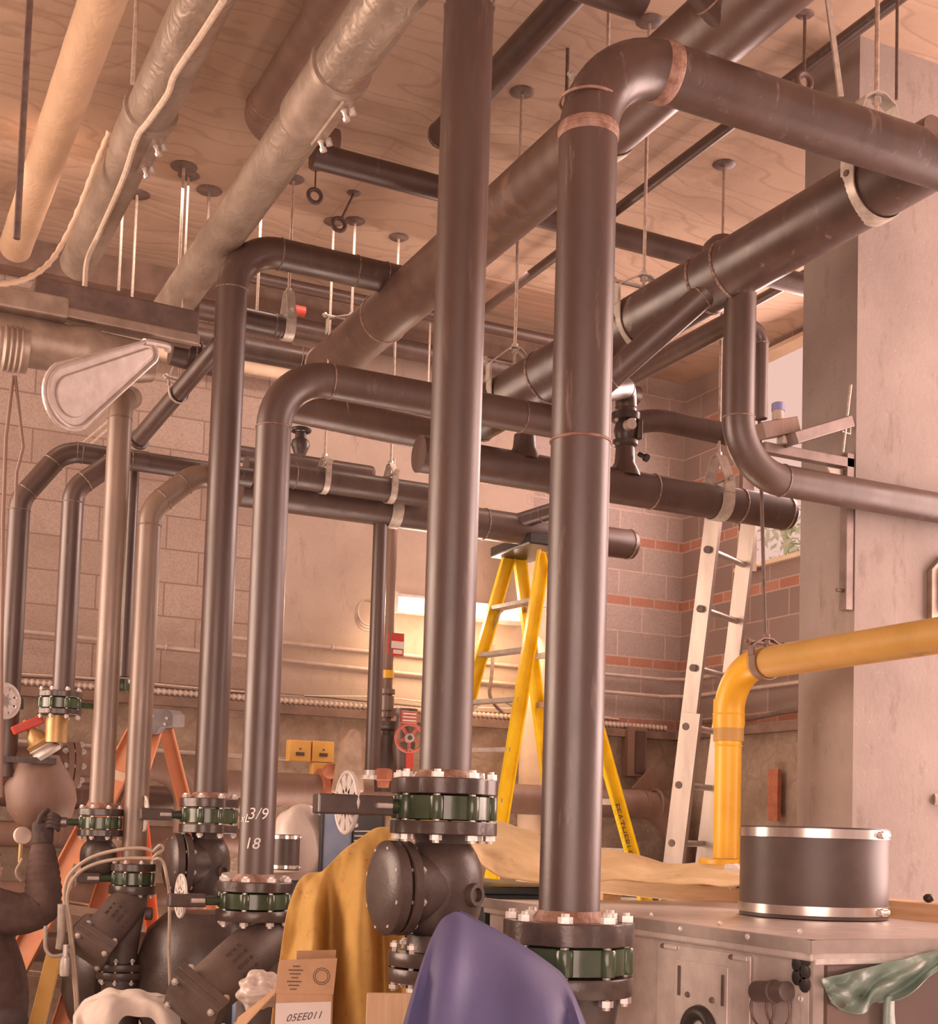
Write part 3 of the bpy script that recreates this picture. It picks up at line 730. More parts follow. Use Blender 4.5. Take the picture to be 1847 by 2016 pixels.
# small risers below the lower header
x7 = onY(744, 1200, yA6).x; x8 = onY(768, 1200, 7.75).x
t = pipe('drop_pipe', 'glossy black drop pipe under the stacked headers, left of the red alarm box', 'pipe', [(x7, yA6, 2.02), (x7, yA6, zA6-.07)], .088, 'mill', weld=None)
MB().lathe((x7, yA6, 1.99), Z1, [(0, .07), (.02, .07), (.022, .05), (.05, .048)], 24).build('collar', 'zinc', t)
t = pipe('sprinkler_pipe', 'brown drop pipe with couplings and a yellow tag, beside the glossy black drop pipe', 'pipe', [(x8, 7.75, 2.0), (x8, 7.75, 3.9)], .062, 'mill_brown', weld=None)
for py, rr, hh in ((1362, .05, .03), (1385, .045, .09), (1408, .05, .03)): MB().lathe((x8, 7.75, zy(765, py, 7.75)-hh/2), Z1, [(0, rr), (hh, rr)], 12).build('coupling', 'mill_tan', t)
MB().lathe((x8, 7.75, zy(765, 1328, 7.75)-.025), Z1, [(0, .038), (.05, .038)], 20).build('band', 'yellow', t)
# ------------------------------------------------------------------ hangers
def rodpos(px, py): return onZ(px, py, ZC)
# header B1
c = V((XB1, onX(1195, 175, XB1).y, ZB1)); clevis('galvanised clevis hanger on the rust-brown header, behind the right foreground riser elbow', c, dB1/2, Y1, ZC, w=.055, yoke=.10)
c = V((XB1, 7.05, ZB1)); clevis('clevis hanger on the far end of the rust-brown header, beside the red tag', c, dB1/2, Y1, ZC, w=.05, yoke=.12, lower=False)
# header B2
c = b2px(1011); clevis('clevis hanger with exposed cross bolt above the chalk-marked pipe, between the two tall risers', c, dB2/2, Y1, ZC, w=.05, yoke=.17)
c = b2px(1266); clevis('clevis hanger just right of the right foreground riser, under the ceiling plywood', c, dB2/2, Y1, ZC, w=.045, yoke=.14)
# the one hidden in part by the right foreground run
ch = b2px(1722); pk = onY(1726, 188, ch.y); R = dB2/2+.006
t = thing('pipe_hanger', 'wide galvanised strap hanger on the right header, partly behind the upper right pipe', 'pipe hanger', ch-Z1*R, 'threaded rod clevis hangers')
MB().strap([ch+X1*R+Z1*.13]+[ch+(X1*math.cos(a)-Z1*math.sin(a))*R for a in [PI*i/20 for i in range(21)]]+[ch-X1*R+Z1*.13], .065, .006, Y1).build('lower_strap', 'galv', t)
MB().strap([ch-X1*(R+.008)+Z1*.10, pk-X1*.07-Z1*.03, pk-X1*.02, pk+X1*.02, pk+X1*.07-Z1*.03, ch+X1*(R+.008)+Z1*.10], .055, .006, Y1).build('yoke', 'galv', t)
MB().cyl(pk-Z1*.06, (pk.x, pk.y, ZC), .0085, 10).build('hanger_rod', 'rod', t)
MB().lathe(pk-Z1*.03, Z1, [(0, .018), (.02, .018)], 6).build('nut', 'galv', t)
MB().lathe((ch.x-R-.003, ch.y, ch.z+.02), -X1, [(0, .012), (.006, .012)], 10).build('rivet', 'rod_dark', t)
# A5, A6, A7R
c = V((onY(1414, 990, yA5).x, yA5, zA5)); clevis('wide galvanised clevis hanger on the capped header in front of the window', c, .086, X1, ZC, w=.072, yoke=.20)
c = V((onY(768, 960, 7.12).x, 7.12, zA7)); clevis('clevis hanger with white tag on the upper stacked pipe, beside the centre riser', c, .0705, X1, ZC, w=.04, yoke=.12)
c = V((onY(772, 1022, yA6).x, yA6, zA6)); clevis('broad strap round the lower stacked pipe, left of the centre riser', c, .095, X1, ZC, w=.07, yoke=.05, plate=False, rod_to=(c.x, yA6, 3.9), cross=False)
c = V((onY(638, 940, 7.12).x, 7.12, zA7)); clevis('small clevis hanger on the upper stacked pipe, just right of the chalk-marked riser', c, .0705, X1, ZC, w=.035, yoke=.10)
# stub with the wide pear hanger
ps = onY(520, 637, 6.75)
t = pipe('branch_pipe', 'short dark pipe stub with a grooved collar, held by a wide galvanised hanger', 'pipe', [(1.73, 6.75, ps.z+.005), (onY(558, 640, 6.75).x, 6.75, ps.z)], .118, 'mill', weld=None)
MB().lathe((onY(546, 640, 6.75).x, 6.75, ps.z), X1, [(-.02, .06), (-.016, .064), (-.006, .064), (-.004, .06), (.006, .06), (.008, .064), (.018, .064), (.02, .06)], 28).build('collar', 'mill', t)
c = V((onY(566, 642, 6.75).x, 6.75, ps.z)); clevis('wide galvanised pear hanger with a bolt, right of the left centre riser', c, .061, X1, ZC, w=.055, yoke=.17)
# thin hangers at the left
c = pb6+db6*((onY(357, 768, 7.0)-pb6).dot(db6)); clevis('thin wire hanger round the sloping dark pipe, below the grey trough', c, .052, db6.xy.to_3d().normalized(), ZC, w=.014, yoke=.15, rodr=.006)
c = V((onY(420, 912, Y4).x, Y4, q0.z+.22)); clevis('thin ring hanger at the upper end of the double-bent riser', c, .057, X1, ZC, w=.018, yoke=.10, rodr=.006, plate=False, rod_to=(c.x, Y4, 4.05))
# hook on the yellow pipe
XY, ZY, dY = 3.50, 2.435, .130
c = V((XY, onX(1508, 1307, XY).y, ZY)); clevis('dark rusty strap hanger carrying the yellow pipe', c, dY/2, Y1, ZC, w=.04, mat='mill_brown', yoke=.07, rodmat='rod_dark', rodr=.008, rod_to=(XY-.05, c.y+.02, 3.72), plate=False)

# bare rods and anchors in the ceiling
for (px, py, py1, lab, mat_) in ((362, 328, 560, 'bare rod hanging from a dark patch, between the two foil-wrapped pipes', 'rod'),
                           (412, 375, 470, 'short dark rod hanging close to the right foil-wrapped pipe', 'rod_dark'),
                           (270, 382, 588, 'bare rod hanging right of the middle foil-wrapped pipe, down to the trough', 'rod')):
    p = rodpos(px, py); q = onY(px-3, py1, p.y); ceiling_rod(lab, p, q.z, mat=mat_)
p = onY(238, 480, 7.2); ceiling_rod('bare rod just behind the middle foil-wrapped pipe, beside the longer one', p, onY(232, 572, 7.2).z, hole=0)
p = onY(508, 560, 7.0); ceiling_rod('bare rod behind the left centre riser elbow', p, onY(502, 612, 7.0).z, hole=0)
p = onY(845, 700, 7.9); ceiling_rod('bare pale rod in front of the back wall, left of the centre riser', p, onY(843, 760, 7.9).z, hole=0, r=.007)
p = onY(1106, 560, 5.0); ceiling_rod('thin dark rod just left of the right foreground riser', p, onY(1104, 660, 5.0).z, hole=0, mat='rod_dark')
p = onY(40, 340, 4.4); ceiling_rod('thick dark rod in front of the tan wrapped pipe', p, onY(33, 470, 4.4).z, hole=.03, r=.011, mat='rod_dark')
p = onY(1766, 100, 3.75); ceiling_rod('thin dark rod in front of the pillar at upper right', p, onY(1762, 195, 3.75).z, hole=0, r=.006, mat='rod_dark')
p = onY(266, 60, 4.9); ceiling_rod('pale rod down to the middle foil-wrapped pipe', p, onY(258, 165, 4.9).z, hole=0)
# anchors
def anchor(label, a, b, r=.007):
    t = thing('ceiling_anchor', label, 'ceiling anchor', b, 'dark eye anchors in the ceiling')
    MB().cyl(a, b, r, 8).build('shank', 'rod_dark', t)
    d = (V(b)-V(a)).normalized(); e = V(b)+d*.035
    MB().torus(e, frame(d)[0], .036, .012, 18, 8).build('eye', 'rod_dark', t)
    MB().lathe((a[0], a[1], ZC-.008), Z1, [(0, .03), (.007, .04)], 10).build('anchor_plate', 'rod_dark', t)
    return t
a = rodpos(697, 380); anchor('dark eye anchor leaning from the ceiling above the left centre elbow', a, D(672, 432, (a-EYE).dot(FW)-.05))
a = rodpos(1585, 28); anchor('dark eye anchor hanging from the ceiling at upper right', a, (a.x, a.y, a.z-.26))
a = rodpos(622, 330); anchor('small dark eye anchor beside the right foil-wrapped pipe', a, (a.x, a.y, a.z-.12), .005)
a = onY(1604, 6, 3.62); c = onY(1656, 190, 3.62); t = thing('brace_rod', 'slanting pale flat brace above the upper right pipe', 'brace', c); MB().bar(c, (a.x-.03, a.y, ZC), .022, .008, X1).build('strip', 'galv', t)

# ------------------------------------------------------------------ insulated pipes, top left
XI3, ZI3 = 1.63, 4.58; XI2, ZI2 = 1.10, 4.70; XI1, ZI1 = .83, 4.93
def wrapped(label, x, z, y0, y1, r0, r1, ysplit, mat):
    t = thing('insulated_pipe', label, 'insulated pipe', (x, (y0+y1)/2, z-r0))
    def jk(ya, yb, r):
        n = max(3, int(abs(yb-ya)/.12)); pts = [(x, ya+(yb-ya)*i/n, z) for i in range(n+1)]
        return MB().tube(pts, [r*(1+.012*math.sin(i*2.1+x*9)) for i in range(n+1)], 36).build('jacket', mat, t)
    if ysplit: jk(y1, ysplit, r1); jk(ysplit, y0, r0)
    else: jk(y1, y0, r0)
    return t
def clampband(t, x, z, ya, yb, r, nb=2):
    L = yb-ya
    MB().lathe((x, ya, z), Y1, [(0, r), (.004, r+.014), (.03, r+.016), (.034, r+.006), (L-.004, r+.006), (L, r)], 40).build('clamp', 'clampmetal', t)
    b = MB()
    a = math.radians(-68); u = V((math.cos(a), 0, math.sin(a)))
    b.bar(V((x, ya+.03, z))+u*(r+.01), V((x, yb-.02, z))+u*(r+.01), .05, .012, V((-u.z, 0, u.x))); b.build('clamp_lip', 'clampmetal', t)
    for k in range(nb):
        p = V((x, ya+.10+(L-.16)*k/max(1, nb-1), z))+u*(r+.03)
        MB().lathe(p-u*.02, u, [(0, .013), (.012, .013), (.013, .009), (.035, .009), (.036, .015), (.05, .015)], 8).build('clamp_bolt', 'zinc', t)
        MB().lathe(p+V((-u.z, 0, u.x))*.035-u*.02, u, [(0, .013), (.03, .013)], 6).build('clamp_bolt', 'zinc', t)
y1 = onX(335, 590, XI3).y
ycl0, ycl1 = onX(672, 195, XI3).y, onX(600, 285, XI3).y
t = wrapped('rightmost of the three wrapped pipes at top left, silvery foil jacket with a bolted clamp', XI3, ZI3, 2.6, y1, .106, .099, ycl0, 'jacket')
clampband(t, XI3, ZI3, ycl0, ycl1, .106)
y1 = onX(152, 540, XI2).y; ycl0, ycl1 = onX(300, 195, XI2).y, onX(262, 275, XI2).y
t = wrapped('middle of the three wrapped pipes at top left, foil jacket with a cord along it', XI2, ZI2, 2.8, y1, .100, .094, ycl0, 'jacket')
clampband(t, XI2, ZI2, ycl0, ycl1, .100)
y1 = onX(28, 530, XI1).y
wrapped('leftmost of the three wrapped pipes at top left, wrapped in tan cloth', XI1, ZI1, 2.8, y1, .088, .088, None, 'jacket_tan')
# cord on the middle pipe
pts = [onZ(px, py, ZI2-.112) for px, py in ((440, 0), (395, 70), (345, 145), (330, 185))]+[onZ(px, py, ZI2-.122) for px, py in ((292, 240), (270, 270), (247, 340))]+[onZ(px, py, ZI2-.108) for px, py in ((222, 400), (195, 460))]
yl = 6.2; pts = pts+[D(172, 510, (pts[-1]-EYE).dot(FW)), D(167, 560, (pts[-1]-EYE).dot(FW)), D(164, 606, (pts[-1]-EYE).dot(FW))]
tag(MB().tube(catmull(pts, 5), .013, 8).build('cord', 'rope'), 'pale cord running along the middle foil-wrapped pipe, its end hanging over the trough', 'cord')
# pale flexible conduit
pts = [D(x, y, d) for x, y, d in ((216, 258, 6.0), (190, 320, 6.1), (160, 400, 6.2), (128, 470, 6.25), (95, 520, 6.2), (50, 550, 6.1), (0, 560, 6.0), (-60, 562, 5.9))]
pts = catmull(pts, 8)
tag(MB().tube(pts, [.0125+.0025*math.sin(i*2.2) for i in range(len(pts))], 10).build('flexible_conduit', 'pale_wrap'), 'pale flexible conduit curving down left of the middle foil-wrapped pipe', 'conduit')

# ------------------------------------------------------------------ trough and duct, left
yt = 6.55
a, c = onY(62, 585, yt), onY(384, 652, yt)
zt = (a.z+c.z)/2
t = thing('steel_trough', 'dull grey steel trough below the ends of the foil-wrapped pipes', 'trough', (a.x, yt, zt-.12))
MB().bar((a.x, yt, zt+.015), (c.x, yt, zt-.005), .16, .15, Y1).build('trough_body', 'steel_strut', t, bevel=.012, smooth=False)
MB().bar((a.x-.02, yt-.09, zt-.07), (c.x, yt-.09, zt-.085), .05, .05, Y1).build('lip', 'clampmetal', t, bevel=.008, smooth=False)
pipe('branch_pipe', 'dark ribbed pipe end between the grey trough and the left centre riser', 'pipe', [(c.x-.05, 6.85, zt-.02), (1.75, 6.85, zt-.04)], .15, 'mill', rings=[((c.x+.03, 6.85, zt-.02), X1), ((c.x+.07, 6.85, zt-.022), X1), ((c.x+.10, 6.85, zt-.024), X1)])
zd = onY(100, 690, 6.5).z
t = thing('air_duct', 'dusty grey duct with a ribbed collar, hanging under the steel trough', 'duct', (.6, 6.5, zd-.12))
MB().lathe((.0, 6.5, zd+.02), X1, [(0, .12), (.60, .12), (.95, .115), (1.02, .125), (1.06, .125), (1.10, .11), (1.30, .10), (1.36, .085), (1.38, .03)], 32).build('duct_body', 'clampmetal', t)
b = MB(); x0 = onY(12, 700, 6.5).x
b.lathe((x0-.04, 6.47, zd-.03), X1, [(0, .11)]+[(.012+.012*i, .118 if i % 2 else .108) for i in range(9)]+[(.13, .11)], 28); b.build('ribbed_collar', 'clampmetal', t)
MB().bar((-.1, 6.42, zd+.17), (onY(130, 640, 6.42).x, 6.42, zd+.17), .12, .10, Y1).build('top_box', 'clampmetal', t, bevel=.01, smooth=False)
# oval sheet-metal cover
pa, pb = D(142, 780, 5.75), D(292, 694, 6.1); ax = (pb-pa); L = ax.length; ax.normalize(); nrm = (EYE-pa).normalized(); nrm = (nrm+Z1*-.25); nrm = (nrm-ax*nrm.dot(ax)).normalized(); sd = ax.cross(nrm)
def stadium(ra, rb, off, n=14):
    P = []
    for i in range(n+1): a = PI/2+PI*i/n; P.append(pa+(ax*math.cos(a)+sd*math.sin(a))*ra+nrm*off)
    for i in range(n+1): a = -PI/2+PI*i/n; P.append(pb+(ax*math.cos(a)+sd*math.sin(a))*rb+nrm*off)
    return P
t = thing('sheet_metal_cover', 'pale oval sheet-metal cover hanging slantwise under the dusty duct', 'cover', pa-Z1*.13)
MB().prism(stadium(.150, .055, -.02), nrm*.02).build('plate', 'cab', t, bevel=.006, smooth=False)
MB().prism(stadium(.09, .02, 0), nrm*.012).build('pressed_panel', 'cab', t, bevel=.005, smooth=False)
P = stadium(.13, .05, .004); MB().tube(P, .009, 8, closed=True).build('rolled_rim', 'cab', t)
MB().tube(catmull([pb+sd*-.05, pb+ax*.06-sd*.02, pb+ax*.10+sd*.06+Z1*.05, pb+ax*.07+sd*.10+Z1*.08], 6), .016, 8).build('rim_curl', 'cab', t)
# thin slanting wires at the left wall
tag(MB().cyl(D(40, 978, 7.0), D(232, 812, 7.6), .006, 6).build('guy_wire', 'rope'), 'upper thin wire slanting behind the straight weathered riser', 'wire')
tag(MB().cyl(D(45, 990, 7.0), D(238, 822, 7.6), .006, 6).build('guy_wire', 'rope'), 'lower thin wire slanting behind the straight weathered riser', 'wire')
# hanging ropes at the left edge
tag(MB().tube([D(26, 740, 6.0), D(12, 860, 5.97), D(6, 1030, 5.95), D(3, 1300, 5.9), D(2, 1570, 5.9)], .008, 8).build('rope', 'mill_brown'), 'thin brown rope at the left edge, the one hanging to valve height', 'rope')
tag(MB().tube([D(30, 740, 6.0), D(40, 830, 6.0), D(46, 880, 6.02), D(33, 930, 6.03), D(30, 1000, 6.03)], .007, 8).build('rope', 'mill_brown'), 'thin brown rope at the left edge, the shorter one over the hooked pipe', 'rope')

# yellow gas pipe
z0 = 1.62; XYr, YYr = 3.525, 4.69
t = pipe('yellow_pipe', 'yellow gas pipe rising beside the collar, bending and running along to the right edge', 'pipe', [(XY, YYr, 2.12), (XY, YYr, ZY), (XY, 3.1, ZY)], dY, 'yellow_old', bend=.20, elbow_mat='yellow', weld=None)
MB().lathe((XY, YYr, z0), Z1, [(0, .057), (2.12-z0-.02, .057)], 32).build('lower_run', 'yellow', t)
MB().lathe((XY, YYr, 2.10), Z1, [(0, .0575), (.03, .0578), (.10, .069), (.14, .067), (.20, .066)], 32).build('reducer', 'yellow', t)
for z_ in (2.10, 2.235): MB().torus((XY, YYr, z_+.0), Z1, .0575 if z_ < 2.2 else .066, .004, 32, 8).build('weld_bead', 'yellow', t)
MB().lathe((XY, YYr, z0-.045), Z1, [(0, .115), (.004, .118), (.038, .118), (.042, .115)], 8).build('top_flange', 'yellow', t)
q = lambda x, y: V((XY, YYr, z0-.023))+RT*(x+.05)+Z1*y-V((RT.y*-1, RT.x, 0)).normalized()*.121
text_mesh('TIC', .034, 'ink', t, q, name='stencil', shear=.2)
MB().lathe((XY, YYr, z0-.11), Z1, [(0, .122), (.06, .122)], 40).build('bottom_flange', 'red', t)
# ------------------------------------------------------------------ valves on the risers
def dep(p): return (V(p)-EYE).dot(FW)
def mpp(p): return dep(p)/FPX          # metres per pixel at p
VG = 'green butterfly valves between black flanges'
def riser_flange(t, X, Y, y0, y1, px, R, ri, nb=8, scallop=.06):
    za, zb = zy(px, y1, Y), zy(px, y0, Y)
    b = flange_part(t, (X, Y, (za+zb)/2), Z1, R, zb-za, ri, scallop=scallop, nb=nb)
    MB().lathe((X, Y, zb), Z1, [(-.002, ri+.022), (.012, ri+.012), (.028, ri)], 36).build('weld_fillet', 'weld_rust', t)
    return za, zb
def stack_bolts(t, X, Y, px, y0, y1, R, nb=8, ph=.2):
    za, zb = zy(px, y1, Y), zy(px, y0, Y); r = R*.064
    bolts(t, (X, Y, (za+zb)/2), Z1, R*.86, nb, r, zb-za+3.2*r, ph)
def butterfly(label, X, Y, px, y0, y1, R, wheel=None, arm=.3, box=.16, adir=(-1, 0, 0), wh='white', nb=8):
    za, zb = zy(px, y1, Y), zy(px, y0, Y); h = zb-za; zc = (za+zb)/2
    global _lastb
    t = thing('butterfly_valve', label, 'valve', (X, Y, za), VG); _lastb = t.name
    b = MB().lathe((X, Y, za), Z1, [(0, R*.86), (.003, R*.89), (h-.003, R*.89), (h, R*.86)], 40)
    vb = b.build('valve_body', 'green', t)
    for i in range(nb):
        a = .2+2*PI*i/nb; p = V((X+math.cos(a)*R*.86, Y+math.sin(a)*R*.86, za+.002))
        MB().lathe(p, Z1, [(0, R*.12), (.004, R*.135), (h-.008, R*.135), (h-.004, R*.12)], 14).build('lug', 'green', vb)
    ad = V(adir).normalized(); p = V((X, Y, zc))
    MB().cyl(p+ad*R*.8, p+ad*(R+arm*.45), h*.30, 16).build('neck', 'green', t)
    q = p+ad*(R+arm*.45)
    gb = MB().bar(q, q+ad*box, h*.8, h*.8, Y1).build('gear_box', 'flange', t, bevel=.006, smooth=False)
    MB().cyl(q+ad*.01-Y1*h*.5, q+ad*.06-Y1*h*.5, .009, 8).build('stop_screw', 'zinc', gb)
    if wheel:
        wx, wy, wr = wheel; c = onY(wx, wy, Y+.07); rr = wr*mpp(c)
        b = MB(); u, v = Y1, Z1
        b.torus(c, X1, rr*.93, rr*.075, 32, 8); b.torus(c, X1, rr*.28, rr*.08, 18, 8)
        for i in range(10):
            a = 2*PI*i/10; e = Y1*math.cos(a)+Z1*math.sin(a); sd = X1.cross(e)
            b.bar(c+e*rr*.25, c+e*rr*.9, rr*.34, .008, sd)
        b.build('chain_wheel', wh, t)
        MB().cyl(c, (min(q.x, c.x+.12) if False else (q+ad*box*.5).x, c.y, zc), .010, 10).build('spindle', 'zinc', t) if abs(c.x-(q+ad*box*.5).x) > .02 else None
        pass
    return t, za, zb

def check_valve(label, X, Y, px, y0, y1, R, body, cover, ybot, boss=True, nb=8):
    """body: (cy, rx px, top y, bottom y) ; cover: (px, py, r px) or None ; ybot: (y0, y1) of bottom flange pair"""
    za, zb = zy(px, y1, Y), zy(px, y0, Y)
    cy, rx, yt_, yb_ = body; zc = zy(px, cy, Y); r = rx*mpp((X, Y, zc)); zt_, zb2 = zy(px, yt_, Y), zy(px, yb_, Y)
    t = thing('check_valve', label, 'valve', (X, Y, zb2), 'black check valves')
    flange_part(t, (X, Y, (za+zb)/2), Z1, R, zb-za, 0, scallop=.05, nb=nb)
    prof = [(za-zb2, r*.72), (zt_-zb2, r*.66)]
    for k in range(1, 10):
        f = k/10; zz = zt_+(zb2-zt_)*f; w = math.sqrt(max(0, 1-abs((zz-zc)/((zt_-zc if zz > zc else zc-zb2)*1.22))**2.5)); prof.append((zz-zb2, r*max(.5, w)))
    prof.append((0, r*.55)); prof = prof[::-1]
    MB().lathe((X, Y, zb2), Z1, prof, 44).build('valve_body', 'castiron', t)
    if cover:
        c = onY(cover[0], cover[1], Y-.02); cr = cover[2]*mpp(c)
        MB().lathe(c, X1, [(-.055, cr*.55), (-.05, cr*.75), (-.035, cr*.97), (-.03, cr), (.0, cr), (.004, cr*.97)], 48).build('cover', 'castiron', t)
        MB().lathe(c+X1*.012, X1, [(0, cr*.97), (.004, cr), (.03, cr), (.035, cr*.95), (.04, cr*.8), (.06, cr*.78), (max(.10, (X-c.x)*.9), r*.80)], 44).build('side_branch', 'castiron', t)
        bolts(t, c+X1*.008, X1, cr*.86, 8, cr*.05, .09, .3)
    if boss:
        d = V((.42, -.9, 0)).normalized(); p = V((X, Y, zc-.02))+d*r*.9
        MB().lathe(p, d, [(0, r*.30), (r*.18, r*.28), (r*.22, r*.26), (r*.22, r*.17), (r*.12, r*.16)], 24).build('plug_boss', 'castiron', t)
    if ybot:
        zl, zh = zy(px, ybot[1], Y), zy(px, ybot[0], Y)
        MB().lathe((X, Y, zl), Z1, [(zh-zl, R*.62), (zb2-zl+.01, R*.6)], 32).build('lower_neck', 'castiron', t)
        m_ = (zl+zh)/2
        flange_part(t, (X, Y, (m_+zh)/2+.001), Z1, R*.95, (zh-zl)*.44, 0)
        flange_part(t, (X, Y, (zl+m_)/2-.001), Z1, R*.95, (zh-zl)*.44, 0, name='counter_flange')
        bolts(t, (X, Y, m_), Z1, R*.83, nb, R*.05, (zh-zl)*1.5, .5)
    return t
# centre
R = 106*mpp((XCN, YCN, 1.8))
riser_flange(tC, XCN, YCN, 1534, 1565, 873, R, .084)
butterfly('largest green valve with a white chain wheel, at the foot of the tall centre riser', XCN, YCN, 873, 1567, 1615, R, wheel=(683, 1580, 64), arm=.03, box=.25)
stack_bolts(bpy.data.objects[_lastb], XCN, YCN, 873, 1534, 1643, R)
check_valve('black ball-shaped check valve under the tall centre riser, with a round side cover', XCN, YCN, 870, 1617, 1643, R, (1745, 82, 1660, 1846), (775, 1748, 93), (1872, 1932))
# right foreground
R = 129*mpp((XA, YA, 1.5))
riser_flange(tA, XA, YA, 1812, 1856, 1122, R, .084)
butterfly('green valve at the foot of the right foreground riser, partly behind the blue cover', XA, YA, 1122, 1859, 1914, R, arm=.08, box=.12)
za, zb = zy(1120, 1954, YA), zy(1120, 1917, YA)
t = thing('pump_outlet', 'dark pump outlet below the right foreground valve, beside the blue cover', 'pump', (XA, YA, .6), None)
flange_part(t, (XA, YA, (za+zb)/2), Z1, R, zb-za, 0, nb=8); stack_bolts(t, XA, YA, 1122, 1812, 1956, R)
MB().lathe((XA+.03, YA, .6), Z1, [(0, .12), (za-.6-.1, .105), (za-.6, .12)], 32).build('outlet_neck', 'castiron', t)
MB().lathe((XA+.10, YA-.02, za-.20), X1, [(0, .05), (.045, .05), (.05, .035)], 20).build('plug_boss', 'castiron', t)
MB().lathe((XA+.03, YA, 0), Z1, [(0, .15), (.05, .15), (.06, .13), (.6, .13)], 32).build('pump_casing', 'castiron', t)
# chalk-marked riser
R = 75*mpp((X6, Y6, 1.5))
riser_flange(t6, X6, Y6, 1735, 1755, 500, R, .0685, scallop=.03)
butterfly('green valve at the foot of the chalk-marked riser, with a small white chain wheel', X6, Y6, 500, 1757, 1789, R, wheel=(356, 1764, 44), arm=.10, box=.14)
stack_bolts(bpy.data.objects[_lastb], X6, Y6, 500, 1735, 1812, R)
# left centre riser
R = 59*mpp((X5, Y5, 1.8))
riser_flange(t5, X5, Y5, 1572, 1590, 413, R, .0765, scallop=.04)
butterfly('green valve at the foot of the left centre riser, with a small white chain wheel', X5, Y5, 413, 1592, 1621, R, wheel=(284, 1602, 36), arm=.08, box=.15)
stack_bolts(bpy.data.objects[_lastb], X5, Y5, 413, 1572, 1640, R)
check_valve('black ball-shaped check valve behind the chalk-marked riser', X5, Y5, 412, 1623, 1640, R, (1705, 46, 1652, 1765), (350, 1700, 60), None)
# double-bent riser
R = 45*mpp((X4, Y4, 1.5))
riser_flange(t4, X4, Y4, 1700, 1715, 258, R, .057, scallop=.03)
butterfly('green valve at the foot of the double-bent riser, below the looped hose', X4, Y4, 258, 1717, 1742, R, wheel=(146, 1724, 24), arm=.10, box=.10)
stack_bolts(bpy.data.objects[_lastb], X4, Y4, 258, 1700, 1760, R)
# straight weathered riser
R = 45*mpp((X3, Y3, 1.7))
riser_flange(t3, X3, Y3, 1592, 1606, 190, R, .057, scallop=.03)
butterfly('green valve at the foot of the straight weathered riser, in reach of the gloved hand', X3, Y3, 190, 1608, 1632, R, arm=.10, box=.06)
stack_bolts(bpy.data.objects[_lastb], X3, Y3, 190, 1592, 1646, R)
check_valve('small black check valve under the straight weathered riser, next to the orange ladder', X3, Y3, 187, 1633, 1646, R, (1685, 36, 1655, 1725), None, None, boss=False)

# Y strainers
def strainer(label, X, Y, px, y0, y1, R, a, b_, rleg, capR, ybot, xbot):
    za, zb = zy(px, y1, Y), zy(px, y0, Y)
    t = thing('y_strainer', label, 'strainer', (X, Y, zy(px, ybot[1], Y)), 'cast Y strainers')
    flange_part(t, (X, Y, (za+zb)/2), Z1, R, zb-za, 0)
    pa, pb = onY(*a, Y-.02), onY(*b_, Y-.14); d = (pb-pa).normalized()
    xb = onY(xbot, ybot[0], Y).x
    b = MB().tube(catmull([(X, Y, za+.005), (X, Y, za-.05), pa.lerp(V((X, Y, za-.08)), .4), V((xb, Y, zy(px, ybot[0], Y)+.08)), V((xb, Y, zy(px, ybot[0], Y)))], 6), rleg*.82, 32)
    b.build('valve_body', 'strainer', t)
    MB().tube([pa-d*rleg*.6, pa, pa.lerp(pb, .5), pb], [rleg*.72, rleg, rleg*1.02, rleg*.98], 32).build('strainer_leg', 'strainer', t)
    u, v = frame(d)
    MB().lathe(pb, d, [(0, capR), (.028, capR), (.029, capR*.98), (.034, capR*.98), (.035, capR), (.062, capR), (.066, capR*.9), (.075, capR*.3)], 4).build('end_cap', 'strainer', t, bevel=.006)
    bolts(t, pb+d*.03, d, capR*.78, 4, .008, .09, 0)
    # cast marks in relief on the leg
    nrm = (EYE-pa); nrm = (nrm-d*nrm.dot(d)).normalized(); sd = d.cross(nrm)
    mid = pa.lerp(pb, .5)
    b = MB()
    for i in range(3):
        for j in range(4):
            w = .010+.006*((i*7+j*3) % 3)
            q = mid+d*(.028*(i-1))+sd*(.032*(j-1.5)); nn = math.sqrt(max(.0, (rleg*1.02)**2-(.032*(j-1.5))**2)); b.box(q+nrm*nn, (w, .006, .012), Matrix((d, nrm, sd)).transposed())
    b.build('cast_mark', 'castiron', t)
    zl, zh = zy(px, ybot[1], Y), zy(px, ybot[0], Y); m_ = (zl+zh)/2
    flange_part(t, (xb, Y, (m_+zh)/2+.001), Z1, R*1.05, (zh-zl)*.46, 0, mat='castiron')
    flange_part(t, (xb, Y, (m_+zl)/2-.001), Z1, R*1.05, (zh-zl)*.46, 0, name='counter_flange', mat='castiron')
    bolts(t, (xb, Y, m_), Z1, R*.88, 8, R*.06, (zh-zl)*1.6, .3)
    MB().lathe((X+R*.55, Y-.03, za-.09), V((1, -.4, 0)), [(0, .03), (.03, .03), (.034, .02)], 12).build('plug', 'strainer', t)
    MB().lathe((xb, Y, 0), Z1, [(0, rleg*1.1), (zl, rleg*1.0)], 28).build('lower_pipe', 'castiron', t)
    return t
strainer('grey cast strainer slanting down left under the chalk-marked riser, behind the cardboard box', X6, Y6, 498, 1791, 1812, 75*mpp((X6, Y6, 1.4)), (520, 1850), (398, 1962), .098, .155, (2030, 2060), 505)
strainer('grey cast strainer under the double-bent riser, behind the white cloth', X4, Y4, 255, 1743, 1760, 46*mpp((X4, Y4, 1.4)), (255, 1775), (190, 1853), .088, .13, (1895, 1925), 240)
